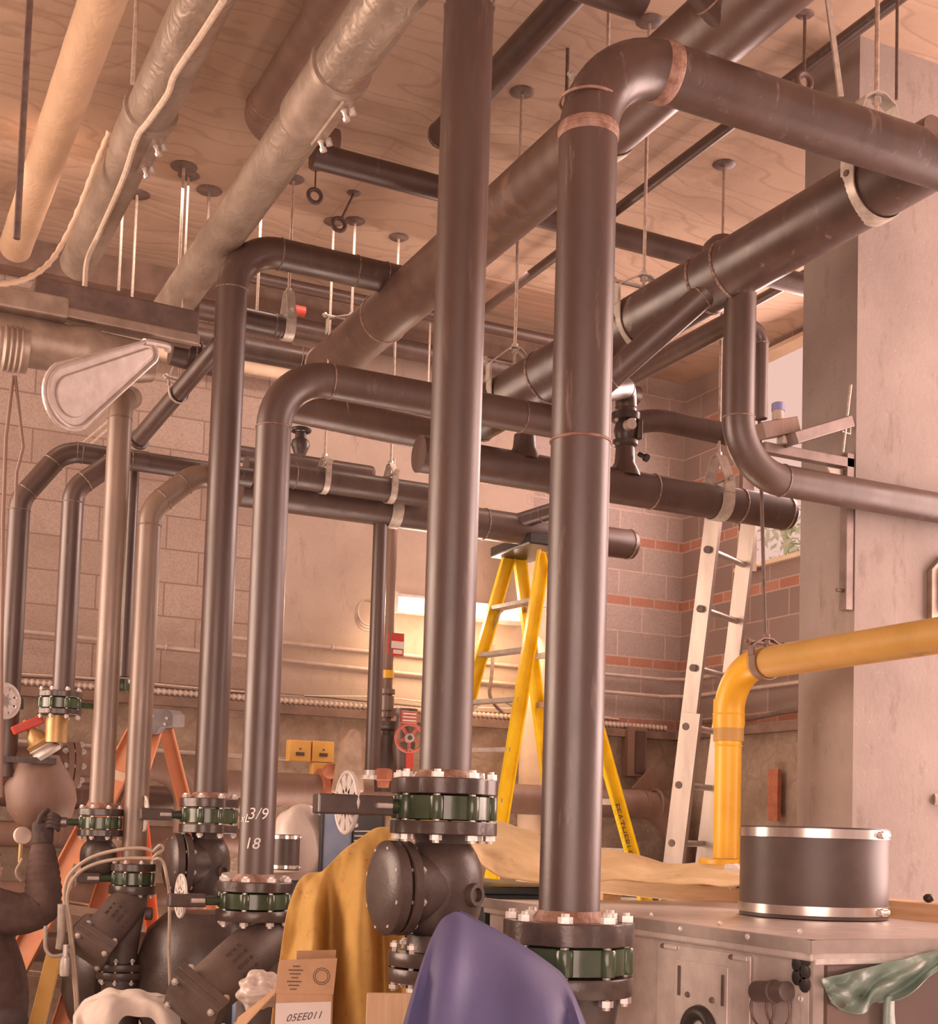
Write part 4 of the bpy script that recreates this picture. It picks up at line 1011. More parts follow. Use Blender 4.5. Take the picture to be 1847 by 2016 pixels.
# dark pump bodies at lower left
t = thing('pump', 'rounded black pump casing behind the white cloth at lower left', 'pump', (1.36, 7.1, .0))
MB().lathe((1.30, 7.1, .92), X1, [(-.12, .12), (-.08, .24), (-.02, .30), (.10, .30), (.16, .24), (.20, .12)], 36).build('volute', 'castiron', t)
MB().box((1.36, 7.1, .31), (.3, .3, .62)).build('foot', 'castiron', t, bevel=.02, smooth=False)
t = thing('pump', 'large dark pump casing behind the cardboard box, below the left centre check valve', 'pump', (1.62, 6.2, 0))
MB().lathe((X5+.02, Y5+.05, .72), Z1, [(0, .26), (.1, .31), (.35, .31), (.48, .27), (.56, .18)], 40).build('volute', 'castiron', t)
MB().box((X5+.02, Y5+.05, .36), (.42, .42, .72)).build('foot', 'castiron', t, bevel=.02, smooth=False)
pz = onY(352, 1965, 6.55)
t = thing('motor', 'pale tan cylindrical motor end between the two strainers', 'motor', (pz.x, 6.55, 0))
MB().lathe((pz.x-.16, 6.55, pz.z), X1, [(0, .14), (.01, .15), (.36, .15), (.40, .12), (.46, .11)], 32).build('housing', 'mill_tan', t)
MB().box((pz.x, 6.55, (pz.z-.1)/2), (.3, .24, pz.z-.1)).build('foot', 'mill_brown', t, smooth=False)

# flanged valves hanging at the far left
t, za, zb = butterfly('green valve under the second hooked pipe at the left, above the brass pipe piece', onY(118, 1385, 6.82).x, 6.82, 116, 1375, 1396, 44*mpp((1, 6.82, 2.3)), arm=.12, box=.05, adir=(1, 0, 0))
xl = onY(118, 1385, 6.82).x; R = 44*mpp((1, 6.82, 2.3))
for k, (ya, yb) in enumerate(((1362, 1374), (1397, 1408))):
    zz = (zy(116, ya, 6.82)+zy(116, yb, 6.82))/2; flange_part(t, (xl, 6.82, zz), Z1, R, abs(zy(116, ya, 6.82)-zy(116, yb, 6.82)), 0, scallop=.06)
stack_bolts(t, xl, 6.82, 116, 1361, 1409, R)
t = thing('brass_pipe', 'short brass pipe piece below the green valve at the left', 'pipe', (xl, 6.82, zy(113, 1460, 6.82)))
MB().cyl((xl-.01, 6.82, zy(113, 1462, 6.82)), (xl-.01, 6.82, zy(113, 1409, 6.82)), 21*mpp((1, 6.82, 2)), 28).build('pipe_run', 'brass', t)
# second small valve half hidden at left edge and one behind the weathered risers
t, _, _ = butterfly('small green valve at the far left edge, behind the white slotted disc', onY(26, 1385, 7.2).x, 7.2, 26, 1372, 1396, .055, arm=.05, box=.03)
c = onY(10, 1380, 6.6); t = thing('slotted_disc', 'white slotted disc at the far left edge', 'wheel', c-Z1*.09)
b = MB(); b.torus(c, V((.5, -.86, 0)), .075, .012, 28, 8)
for i in range(8):
    e = Z1*math.cos(i*PI/4)+V((.86, .5, 0))*math.sin(i*PI/4); b.bar(c, c+e*.075, .032, .008, V((.5, -.86, 0)).cross(e))
b.build('disc', 'white', t)
t, _, _ = butterfly('small dark green valve between the two weathered risers, low on the thin drop pipe', onY(241, 1350, 7.05).x, 7.05, 241, 1338, 1362, .055, arm=.05, box=.03)
# big dusty strainer body at the left
yS = 7.0; cS = onY(75, 1500, yS)
t = thing('flanged_basin', 'big dusty brown strainer body with a bolted flange at the left', 'strainer', onY(75, 1612, yS))
sc = mpp(cS)
MB().lathe(onY(-10, 1505, yS), X1, [(0, 40*sc), (.30, 40*sc), (.36, 42*sc)], 32).build('barrel', 'mill_brown', t)
xa_, xb_ = onY(128, 1505, yS).x, onY(146, 1505, yS).x; zc_ = onY(135, 1505, yS).z
MB().lathe((xa_, yS, zc_), X1, [(0, 46*sc), (.028, 46*sc), (.029, 40*sc), (.034, 40*sc), (.035, 46*sc), (.062, 46*sc)], 40).build('flange_pair', 'mill_brown', t)
bolts(t, (xa_+.03, yS, zc_), X1, 40*sc, 8, .010, .10, .1)
MB().lathe(onY(72, 1500, yS), V((.15, -.2, -1)), [(0, 55*sc), (.10, 66*sc), (.22, 66*sc), (.30, 52*sc), (.34, 30*sc)], 36).build('bowl', 'mill_brown', t)
MB().bar(onY(4, 1494, yS-.16), onY(110, 1499, yS-.16), .03, .03).build('bar', 'flange', t, smooth=False)
# valve with red and yellow bonnet
c0, c1 = onY(88, 1478, yS-.12), onY(58, 1432, yS-.12); d = (c1-c0).normalized()
t = thing('globe_valve', 'small valve with a yellow bonnet and red handle at the left', 'valve', c0)
MB().lathe(c0-d*.03, d, [(0, .075), (.02, .08), (.04, .06), (.055, .07), (.07, .05)], 20).build('valve_body', 'white', t)
MB().lathe(c0+d*.03, d, [(0, .065), (.02, .07), (.03, .05), (.06, .045), (.09, .02), (.15, .012)], 20).build('bonnet', 'brass', t)
MB().bar(c1-V((.08, 0, .025)), c1+V((.06, 0, .045)), .05, .045).build('handle', 'red', t, bevel=.008, smooth=False)

# rusty mains along the foundation
def zm(px, py, Y=8.05): return onY(px, py, Y).z
xe = min(onY(1530, 1610, 8.05).x, 5.58)
pipe('rusty_main', 'thick rust-brown main along the foundation wall, bending down behind the yellow pipe', 'pipe', [(onY(440, 1553, 8.05).x, 8.05, zm(900, 1568)), (xe, 8.05, zm(900, 1568)), (xe+.02, 8.05, .6)], .205, 'mill_brown', bend=.33, weld=None)
x = onY(640, 1545, 8.05).x
t = thing('pipe_coupling', 'red-brown bolted coupling on the rusty main, below the ochre boxes', 'coupling', (x, 8.05, zm(900, 1568)-.15))
MB().lathe((x-.05, 8.05, zm(900, 1568)), X1, [(0, .106), (.005, .14), (.04, .145), (.045, .12), (.06, .12), (.065, .145), (.10, .14), (.105, .106)], 32).build('coupling_body', 'rust_red', t)
MB().lathe((x-.02, 7.91, zm(900, 1568)+.12), Y1*-1, [(0, .05), (.05, .045), (.06, .03)], 16).build('plug_boss', 'rust_red', t)
x = onY(1290, 1590, 8.05).x
t = thing('pipe_support', 'rusty strap with a triangular bracket holding the main, left of the aluminium ladder', 'pipe support', (x, 8.05, zm(900, 1568)-.12))
MB().torus((x, 8.05, zm(900, 1568)), X1, .107, .012, 32, 6).build('strap', 'mill_brown', t)
MB().prism([(x-.16, 8.1, zm(900, 1568)+.11), (x+.16, 8.1, zm(900, 1568)+.11), (x, 8.1, zm(900, 1568)+.27)], (0, .03, 0)).build('bracket', 'mill_brown', t, smooth=False)
pipe('rusty_main', 'rust-brown main behind the orange ladder, turning down at its right end', 'pipe', [(onY(150, 1503, 7.8).x, 7.8, zm(300, 1510, 7.8)), (onY(372, 1520, 7.8).x, 7.8, zm(300, 1510, 7.8)), (onY(372, 1520, 7.8).x, 7.8, .3)], .155, 'mill_brown', bend=.22, weld=None)
for py, d_, m_, lab in ((1560, .16, 'mill_rust', 'rusty horizontal pipe behind the orange ladder, just below the main'), (1640, .15, 'mill_brown', 'long brown horizontal pipe low at the left, at the height of the gloved hand'), (1755, .14, 'mill_brown', 'brown horizontal pipe low at the left, behind the elbow of the sweatshirt'), (1860, .17, 'mill_rust', 'lowest rusty horizontal pipe at the left, behind the strainer')):
    z_ = zm(100, py, 8.05); pipe('rusty_main', lab, 'pipe', [(-.5, 8.05, z_), (2.35, 8.05, z_-.02)], d_, m_, weld=None)
# gauge by the arm
c = onY(42, 1645, 6.9); t = thing('pressure_gauge', 'round pale gauge beside the gloved hand', 'gauge', c-Z1*.05)
MB().lathe(c, V((.3, -1, .1)), [(0, .042), (.02, .042), (.022, .039)], 28).build('gauge_case', 'glass_white', t)
MB().cyl(c-Z1*.04, c-Z1*.13, .010, 10).build('stem', 'brass', t)
pts = catmull([onY(x, y, 6.8) for x, y in ((44, 1690), (38, 1702), (32, 1714), (34, 1726), (42, 1735))], 6)
tag(MB().tube(pts, .006, 8).build('capillary_tube', 'hose'), 'thin curled tube below the round gauge', 'tube')
# ------------------------------------------------------------------ back wall fittings
def wallbox(name, label, cat, px, py, w, h, dpt, Y, mat, group=None):
    c = onY(px, py, Y); t = thing(name, label, cat, (c.x, c.y+dpt/2, c.z-h/2), group)
    MB().box((c.x, c.y+dpt/2, c.z), (w, dpt, h)).build('case', mat, t, bevel=.004, smooth=False); return t, c
for (px, py, lab) in ((591, 1478, 'ochre control box, left one of the upper two on the foundation wall'), (637, 1480, 'ochre control box, right one of the upper two, above the third'), (637, 1523, 'ochre control box, lowest of the three, above the red coupling')):
    t, c = wallbox('control_box', lab, 'control box', px, py, .145, .135, .07, 8.15, 'ybox', 'ochre control boxes')
    MB().box((c.x, c.y-.002, c.z-.02), (.055, .006, .022)).build('nameplate', 'ink', t, smooth=False)
    MB().lathe((c.x, c.y+.002, c.z+.012), Y1*-1, [(0, .006), (.008, .006)], 10).build('screw', 'ink', t)
t, c = wallbox('alarm_box', 'red alarm box with white label, right of the drop pipes', 'alarm box', 780, 1268, .11, .145, .08, 7.72, 'red')
MB().box((c.x+.01, c.y-.003, c.z-.005), (.085, .005, .045)).build('label_plate', 'paper', t, smooth=False)
MB().box((c.x+.012, c.y-.003, c.z-.048), (.06, .005, .025)).build('label_plate', 'paper', t, smooth=False)
# red hand-wheel valve beside the centre riser
yV = 7.35; c = onY(806, 1453, yV)
t = thing('hand_wheel_valve', 'dark valve with a red spoked hand wheel, left of the centre riser foot', 'valve', c-Z1*.3)
b = MB(); nrm = V((-.25, -1, 0)).normalized(); rr = 27*mpp(c); b.torus(c, nrm, rr, .010, 32, 8)
u, v = frame(nrm)
for i in range(5):
    a = 2*PI*i/5+.3; b.bar(c, c+(u*math.cos(a)+v*math.sin(a))*rr, .020, .010, nrm.cross(u*math.cos(a)+v*math.sin(a)))
b.build('hand_wheel', 'red_valve', t)
MB().cyl(c-nrm*.0+nrm*.03, c-nrm*.28, .014, 12).build('spindle', 'mill', t)
MB().lathe(c-nrm*.03, nrm, [(0, .028), (.05, .028)], 12).build('hub', 'rag', t)
MB().lathe(c-nrm*.20-Z1*.24, Z1, [(0, .08), (.03, .08), (.04, .05), (.2, .07), (.3, .06), (.38, .05), (.40, .08), (.43, .08)], 24).build('valve_body', 'mill', t)
t2, c2 = wallbox('warning_sign', 'small red sign with white lettering lines above the red hand wheel', 'sign', 806, 1412, .105, .075, .02, yV-.05, 'red_valve')
for k in range(3): MB().box((c2.x, c2.y-.002, c2.z+.02-.02*k), (.085, .003, .008)).build('text_line', 'paper', t2, smooth=False)
p = onY(807, 1498, yV-.05); t = thing('hanging_tag', 'small red tag hanging below the red hand wheel', 'tag', p-Z1*.04)
MB().box(p, (.048, .006, .095)).build('tag_plate', 'red', t, smooth=False)
MB().torus(p+Z1*.058, Y1, .012, .002, 14, 6).build('tie', 'rod', t)
p = onY(755, 1530, 7.25); t = thing('red_fitting', 'small orange-red pipe fitting beside the foot of the glossy drop pipe', 'fitting', p-Z1*.06)
MB().lathe(p-Z1*.06, Z1, [(0, .035), (.04, .04), (.045, .055), (.10, .055), (.11, .04)], 8).build('fitting_body', 'rust_red', t)
# dark cast valve stack of the sprinkler riser
t = thing('valve_stack', 'dark flanged valve stack at the foot of the brown drop pipe', 'valve', (x8, 7.75, 1.75))
zz = [zy(765, y, 7.75) for y in (1560, 1500, 1490, 1450, 1440, 1432, 1422)]
MB().lathe((x8, 7.75, zz[0]), Z1, [(0, .06), (zz[1]-zz[0], .07), (zz[2]-zz[0], .085), (zz[3]-zz[0], .085), (zz[3]-zz[0]+.002, .06), (zz[4]-zz[0], .06), (zz[5]-zz[0], .09), (zz[6]-zz[0], .09)], 24).build('valve_body', 'castiron', t)
# coil of cable
p = onY(722, 1212, 8.2); b = MB()
for k in range(3): b.torus(p+V((0, -.01*k, .01*k)), V((.3, -1, 0)), .10-.008*k, .007, 30, 6)
tag(b.build('cable_coil', 'conduit'), 'coil of pale cable hung behind the glossy drop pipe', 'cable')
# jagged broken stone leaning on the foundation
P = [onY(x, y, 7.6) for x, y in ((662, 1560), (672, 1500), (684, 1455), (700, 1432), (712, 1440), (716, 1500), (718, 1560))]
tag(MB().prism(P, (0.02, .16, 0)).build('stone_slab', 'stone', bevel=.015, smooth=False), 'pointed broken stone slab leaning on the foundation, left of the drop pipes', 'stone')
# dark hook-shaped hose behind the yellow ladder
pts = catmull([onY(x, y, 8.1) for x, y in ((972, 1270), (968, 1330), (964, 1365), (975, 1388), (990, 1402))], 6)
tag(MB().tube(pts, .013, 8).build('cable_end', 'rod_dark'), 'dark hooked cable end on the wall behind the yellow ladder', 'cable')
# pale post behind the yellow ladder and cast niche, right foundation
c = onY(1050, 1450, 8.15); tag(MB().cyl((c.x, 8.15, 0), (c.x, 8.15, 3.95), .095, 28).build('wrapped_post', 'pale_wrap'), 'pale cream wrapped standpipe behind the yellow ladder', 'pipe')
t, c = wallbox('recess_frame', 'dark rusty frame on the foundation wall, left of the aluminium ladder', 'frame', 1255, 1480, .16, .36, .08, 8.2, 'mill_brown')
MB().box((c.x+.02, c.y-.004, c.z), (.08, .02, .30)).build('slot', 'mill', t, smooth=False)
c = onX(1525, 1565, XR-.14); tag(MB().box(c, (.03, .10, .34)).build('steel_offcut', 'rust_red', smooth=False), 'rust-red steel piece standing against the foundation behind the yellow pipe', 'steel piece')
def fbm(p, s=1.): return noise.fractal(V(p)*s, 1.0, 2.0, 4)
def sheet(name, label, cat, rows, mat, k=8, fold=.02, fs=3., sub=1, thick=.008, norm=None):
    """loft a cloth through rows of world points (each row the same length)"""
    rr = [catmull(r, k) for r in rows]; cols = list(zip(*rr)); cols = [catmull(list(c), k) for c in cols]; g = [list(r) for r in zip(*cols)]
    nm = norm or -FW
    for i, r in enumerate(g):
        for j, p in enumerate(r): r[j] = p+nm*fold*fbm((p.x*fs, p.y*fs, p.z*fs*.45))
    return tag(MB().grid(g).build(name, mat, solid=thick, sub=sub), label, cat)
# ------------------------------------------------------------------ ladders
def rail(t, a, b, w, th, side, mat, lip=True, name='rail'):
    a, b = V(a), V(b); d = (b-a).normalized(); side = V(side); side = (side-d*side.dot(d)).normalized(); o = d.cross(side)
    m_ = MB().bar(a, b, w, th*.25, side)
    if lip:
        for s_ in (-1, 1): m_.bar(a+side*s_*(w/2-th*.12)+o*th*.4, b+side*s_*(w/2-th*.12)+o*th*.4, th*.25, th, side)
    return m_.build(name, mat, t, smooth=False)
def toz(a, b, z):
    a, b = V(a), V(b); return a+(b-a)*((z-a.z)/(b.z-a.z))
# yellow step ladder
yn, yf = 7.22, 7.66
FNt, FNb = onY(1070, 1086, yn), onY(985, 1615, yn); FFt, FFb = onY(1004, 1086, yf), onY(931, 1343, yf)
RNt, RNb = onY(1078, 1086, yn), onY(1241, 1674, yn); RFt, RFb = onY(1019, 1084, yf), onY(1072, 1500, yf)
FNb, FFb, RNb, RFb = toz(FNt, FNb, .02), toz(FFt, FFb, .02), toz(RNt, RNb, .02), toz(RFt, RFb, .02)
t = thing('step_ladder', 'tall yellow step ladder with grey treads between the two tall risers', 'ladder', ((FNb+RFb)/2).xy.to_3d())
for a, c in ((FNt, FNb), (FFt, FFb), (RNt, RNb), (RFt, RFb)): rail(t, a, c, .085, .035, X1, 'fibre')
MB().box(((FNt+RFt)/2)+Z1*.02, (.30, yf-yn+.10, .07)).build('top_cap', 'black', t, bevel=.01, smooth=False)
n = 11
for k in range(1, n+1):
    z_ = FNt.z-.31*k
    if z_ < .15: break
    a, c = toz(FNt, FNb, z_), toz(FFt, FFb, z_)
    MB().bar(a, c, .085, .024, X1).build('tread', 'alu_step', t, smooth=False)
    a, c = toz(RNt, RNb, z_+.02), toz(RFt, RFb, z_+.02)
    MB().bar(a, c, .02, .038, X1).build('rear_rung', 'alu_step', t, smooth=False)
    if k in (1, 3, 6):
        a, c = toz(FNt, FNb, z_), toz(FFt, FFb, z_)
        for p, q in ((a, c), (c, a)): e = (q-p).normalized(); MB().tube(catmull([p-Z1*.14, p-Z1*.05+e*.05, p+e*.14-Z1*.01], 5), .006, 8).build('brace', 'alu_step', t)
d = (RNb-RNt).normalized(); sd = (X1-d*X1.dot(d)).normalized(); cen = onY(1226, 1632, yn-.022)
q = lambda x, y: cen+d*x+(-sd)*(-y)*1.0
text_mesh('FEATHERLITE', .068, 'ink', t, lambda x, y: cen+d*(x+.03)+sd*y, name='rail_lettering', shear=.15)
# aluminium extension ladder
u = V((.88, .47, 0)).normalized(); Lt = onY(1402, 1030, 5.66); Rt = Lt+u*.425
Lb = D(1322, 1692, dep(Lt)+.10); dl = (Lb-Lt).normalized(); Lb = toz(Lt, Lb, .03); Rb = Lb+u*.425
t = thing('extension_ladder', 'weathered aluminium extension ladder behind the yellow pipe, leaning by the capped header', 'ladder', Lb)
Lt2, Rt2 = toz(Lt, Lb, 3.55), toz(Rt, Rb, 3.55)
for a, c, s_ in ((Lt2, Lb, 1), (Rt2, Rb, -1)): rail(t, a, c, .088, .03, u.cross(dl), 'alu')
off = u.cross(dl)*-.03+EYE*0
z_ = onY(1455, 1103, 5.8).z
k = 0
while z_ > .2:
    rg = MB().cyl(toz(Lt, Lb, z_), toz(Rt, Rb, z_), .017, 12).build('rung', 'alu', t)
    p = toz(Lt, Lb, z_)-u*.010; MB().cyl(p-u*.012, p-u*.006, .020, 12).build('rung_end', 'rod_dark', rg)
    z_ -= .305
zb_ = onY(1368, 1405, 5.8).z
fo = (V((EYE.x, EYE.y, 0))-V((Lt.x, Lt.y, 0))).normalized()*.05
for a, c, s_ in ((toz(Lt, Lb, zb_), Lb, 1), (toz(Rt, Rb, zb_), Rb, -1)): rail(t, a+fo+u*.03*s_, c+fo+u*.03*s_, .105, .034, u.cross(dl), 'alu', name='base_rail')
# orange step ladder
t = thing('step_ladder', 'orange step ladder with a grey top cap and tan treads, behind the weathered risers', 'ladder', (.9, 6.4, 0))
FNt, FNm = D(276, 1440, 7.3), D(32, 1905, 6.75); FFt, FFm = D(303, 1440, 7.25), D(142, 1950, 6.95)
RNt, RNm = D(328, 1435, 7.3), D(364, 1578, 7.4); RFt, RFm = D(262, 1440, 7.42), D(306, 1880, 7.6)
for a, c, m_, w_ in ((FNt, toz(FNt, FNm, .03), 'orange', .13), (FFt, toz(FFt, FFm, .03), 'orange', .09), (RNt, toz(RNt, RNm, .03), 'orange', .075), (RFt, toz(RFt, RFm, .03), 'orange_red', .075)):
    rail(t, a, c, w_, .03, RT, m_)
ca = D(313, 1418, 7.2)
tcap = MB().prism([ca+RT*x+Z1*z_-FW*.06 for x, z_ in ((-.13, -.075), (-.13, .05), (-.03, .062), (.06, .055), (.088, .03), (.088, -.035), (.02, -.04), (.0, -.075))], FW*.3).build('top_cap', 'cap_grey', t, bevel=.008, smooth=False)
for x, z_ in ((-.07, .015), (-.02, .02), (.055, .01), (.045, -.02), (-.07, -.04)): MB().lathe(ca+RT*x+Z1*z_-FW*.058, -FW, [(0, .010), (.006, .006)], 10).build('rivet', 'zinc', tcap)
for py in (1530, 1655, 1790, 1925, 2070):
    f = (py-1440)/(1905-1440); a = FNt.lerp(FNm, f); f2 = (py+14-1440)/(1950-1440); c = FFt.lerp(FFm, f2)
    MB().bar(a-RT*.02, c+RT*.02, .05, .042, Z1).build('tread', 'tan_step', t, smooth=False)
    MB().bar(a+FW*.12-RT*.01+Z1*.02, c+FW*.12+RT*.01+Z1*.02, .01, .09, Z1).build('tread_top', 'tan_step', t, smooth=False)
a, c = D(107, 1880, 6.55), D(70, 2030, 6.45); a2 = toz(a, c, .02)
tag(MB().bar(a, a2, .075, .03, RT).build('timber_strip', 'ybox', bevel=.003, smooth=False), 'ochre timber strip standing in front of the orange ladder', 'timber')

# ------------------------------------------------------------------ cabinet, collar, plank at lower right
CX, CY0, CY1, CXR, CZ = 2.30, 2.72, 4.55, 3.36, 1.45
t = thing('equipment_cabinet', 'grey galvanised cabinet at lower right with a riveted lid and round holes', 'cabinet', (CX+.5, 3.6, 0))
MB().box(((CX+CXR)/2, (CY0+CY1)/2, CZ/2-.015), (CXR-CX-.01, CY1-CY0-.01, CZ-.03)).build('body', 'cab', t, smooth=False)
MB().box(((CX+CXR)/2, (CY0+CY1)/2, CZ-.028), (CXR-CX+.03, CY1-CY0+.03, .05)).build('lid', 'cab', t, bevel=.006, smooth=False)
MB().box((CX-.008, (CY0+CY1)/2, CZ-.015), (.022, CY1-CY0+.05, .034)).build('lid_flange', 'cab_edge', t, smooth=False)
MB().box(((CX+CXR)/2, CY0-.008, CZ-.015), (CXR-CX+.05, .022, .034)).build('lid_flange', 'cab_edge', t, smooth=False)
def onleft(px, py, off=.0): q = onX(px, py, CX-.019-off); return q
for px, py in ((1283, 1801), (1418, 1818), (1575, 1834), (1340, 1829), (1472, 1844)): MB().lathe(onleft(px, py), -X1, [(0, .009), (.004, .008), (.007, .003)], 12).build('rivet', 'zinc', t)
def panelX(name, x, pts, mat, th=.006, par=None):
    P = [onX(px, py, x) for px, py in pts]; ys = [p.y for p in P]; zs = [p.z for p in P]
    return MB().box((x, (min(ys)+max(ys))/2, (min(zs)+max(zs))/2), (th, max(ys)-min(ys), max(zs)-min(zs))).build(name, mat, par or t, smooth=False, bevel=.002)
ap = panelX('access_panel', CX-.002, ((1297, 1855), (1476, 2075)), 'cab')
pp = panelX('inner_panel', CX-.008, ((1331, 1888), (1431, 2075)), 'cab')
for px, py in ((1306, 1862), (1441, 1884)): p = onX(px, py, CX-.01); MB().box(p-Y1*.03, (.006, .07, .010)).build('latch', 'zinc', ap, smooth=False); MB().lathe(p, -X1, [(0, .008), (.008, .006)], 10).build('screw', 'rod_dark', ap)
for px, py in ((1337, 1930), (1423, 1950)): p = onX(px, py, CX-.013); MB().box(p, (.006, .008, .085)).build('slot', 'ink', pp, smooth=False)
for px, py in ((1354, 1958), (1402, 1969)): MB().lathe(onX(px, py, CX-.012), -X1, [(0, .009), (.006, .007)], 10).build('screw', 'rod_dark', pp)
p = onX(1378, 2018, CX-.012); MB().torus(p-Z1*.03, X1, .065, .022, 28, 10).build('grommet', 'black', t)
sp_ = panelX('socket_panel', CX-.003, ((1562, 1878), (1593, 2075)), 'cab')
for k, (px, py) in enumerate(((1585, 1890), (1571, 1899), (1585, 1914), (1571, 1924), (1585, 1938))): MB().lathe(onX(px, py, CX-.0065), -X1, [(0, .021), (.003, .021), (.004, .018)], 20).build('round_hole', 'black', sp_)
p = onX(1576, 1966, CX-.008); MB().torus(p, X1, .007, .002, 12, 6).build('ring', 'zinc', t)
# door frame and dark door on the front
zt_ = CZ-.045
MB().box((CX+.012, CY0-.004, zt_/2), (.034, .02, zt_)).build('corner_post', 'cab_edge', t, smooth=False)
MB().box(((CX+CXR)/2, CY0-.006, zt_-.008), (CXR-CX, .02, .014)).build('door_frame', 'zinc', t, smooth=False)
MB().box(((CX+CXR)/2+.02, CY0-.003, zt_/2), (CXR-CX-.05, .012, zt_-.04)).build('door', 'cab_door', t, smooth=False)
# connector plug on the left face
ca = onX(1488, 1952, CX-.03); cb = onX(1550, 1952, CX-.03)
t2 = thing('rubber_plug', 'dark rubber plug with a loop strap on the cabinet side', 'plug', ca-Z1*.03)
MB().lathe(ca, (cb-ca), [(0, .022), (.004, .028), ((cb-ca).length*.55, .028), ((cb-ca).length*.56, .031), ((cb-ca).length*.62, .031), ((cb-ca).length*.63, .026), ((cb-ca).length, .026), ((cb-ca).length+.004, .02)], 24).build('plug_body', 'rubber', t2)
for x in (.22, .72): c = ca.lerp(cb, x); MB().torus(c-Z1*.045, X1, .048, .0035, 26, 6).build('strap_loop', 'rod_dark', t2)
# pipe collar on the cabinet
def collar(label, c, r, h, group='rubber couplings with steel bands'):
    c = V(c); t = thing('pipe_collar', label, 'coupling', c, group)
    MB().lathe(c, Z1, [(0, r*.9), (0, r), (h, r), (h, r*.92), (.05, r*.92)], 56).build('sleeve', 'rubber', t)
    for z_ in (h*.04, h*.88):
        sb = MB().lathe(c+Z1*z_, Z1, [(0, r), (.0, r+.004), (h*.10, r+.004), (h*.10, r)], 56).build('steel_band', 'stainless', t)
        e = (V((EYE.x, EYE.y, 0))-V((c.x, c.y, 0))).normalized(); a = math.atan2(e.y, e.x)+1.05
        p = c+V((math.cos(a)*(r+.012), math.sin(a)*(r+.012), z_+h*.05)); tg_ = V((-math.sin(a), math.cos(a), 0))
        MB().cyl(p-tg_*r*.12, p+tg_*r*.12, h*.03, 10).build('band_screw', 'zinc', sb)
        MB().box(p, (h*.11, h*.05, h*.085), Matrix((tg_, V((math.cos(a), math.sin(a), 0)), Z1)).transposed()).build('screw_housing', 'stainless', sb, bevel=.003, smooth=False)
    return t
collar('large black rubber collar with two steel bands standing on the grey cabinet', (3.065, 3.62, CZ), .246, .30)
# plank and its posts
t = thing('timber_plank', 'long pale timber plank lying behind the large rubber collar', 'plank', (3.45, 4.2, 0))
MB().box((3.47, 4.35, 1.465), (.14, 2.9, .078)).build('board', 'wood', t, bevel=.004, smooth=False)
for y in (3.1, 5.6): MB().box((3.47, y, .713), (.10, .10, 1.425)).build('post', 'wood', t, smooth=False)
c = onZ(1822, 1749, 1.51); 
for k, dx in enumerate((0, .05)): tag(MB().ball((3.47+dx*.4, 3.50-dx*1.0, 1.519), .019, (1, 1, .8)).build('knob', 'black'), ('left' if k == 0 else 'right')+' small black knob on the plank at the right edge', 'knob')
# green plastic sheet on the cabinet front
A = [(1614, 1926), (1650, 1920), (1690, 1909), (1745, 1896), (1800, 1882), (1862, 1866)]
B_ = [(1638, 1975), (1660, 1990), (1702, 1997), (1722, 1978), (1790, 1958), (1868, 1892)]
rows = []
for k in range(6):
    f = k/5; rows.append([onY(a[0]+(b_[0]-a[0])*f, a[1]+(b_[1]-a[1])*f, CY0-.035-.03*math.sin(k*1.9+i*2.7)*(.3+f)) for i, (a, b_) in enumerate(zip(A, B_))])
sheet('plastic_sheet', 'crumpled green plastic sheet across the dark cabinet front', 'plastic sheet', rows, 'greensheet', 7, .016, 13, thick=.003)
rows = [[onY(1742, 1960, CY0-.03), onY(1752, 1960, CY0-.05), onY(1765, 1958, CY0-.03)], [onY(1738, 1990, CY0-.03), onY(1748, 1990, CY0-.055), onY(1760, 1992, CY0-.03)], [onY(1736, 2050, CY0-.03), onY(1750, 2050, CY0-.05), onY(1770, 2050, CY0-.03)]]
tag(MB().grid(rows).build('plastic_strip', 'greensheet', solid=.003, sub=2), 'narrow strip of green plastic hanging below the larger sheet', 'plastic strip')
# dark cabinet further back
t = thing('equipment_cabinet', 'dark teal cabinet between the ball check valve and the right foreground riser', 'cabinet', (2.56, 5.2, 0))
MB().box((2.56, 5.2, .73), (.40, 1.0, 1.46)).build('body', 'teal', t, bevel=.006, smooth=False)
MB().box((2.56, 5.2, 1.475), (.44, 1.04, .03)).build('lid', 'teal', t, bevel=.005, smooth=False)

# ------------------------------------------------------------------ cloths
# ochre canvas at the left of the ball valve
T = [(588, 1735), (606, 1719), (632, 1716), (650, 1700), (676, 1674), (708, 1650), (745, 1628), (785, 1632)]
rows = []
for f, L, Rr in ((0, None, None), (.18, 580, 800), (.42, 566, 805), (.7, 545, 805), (1.05, 530, 800)):
    r_ = []
    for i, (x, y) in enumerate(T):
        bx = 530+(i/7)*270
        if f == 0: r_.append(D(x, y, 4.95)); continue
        px = x+(bx-x)*min(1, f**.6); py = y+(2040-y)*f
        rip = .13*math.sin(i*2.3+.4)*min(1, f*2.4)
        r_.append(D(px, py, 4.95-.34*f+rip))
    rows.append(r_)
sheet('canvas_tarp', 'ochre canvas tarp hanging in folds left of the ball check valve', 'tarp', rows, 'canvas', 7, .05, 5)
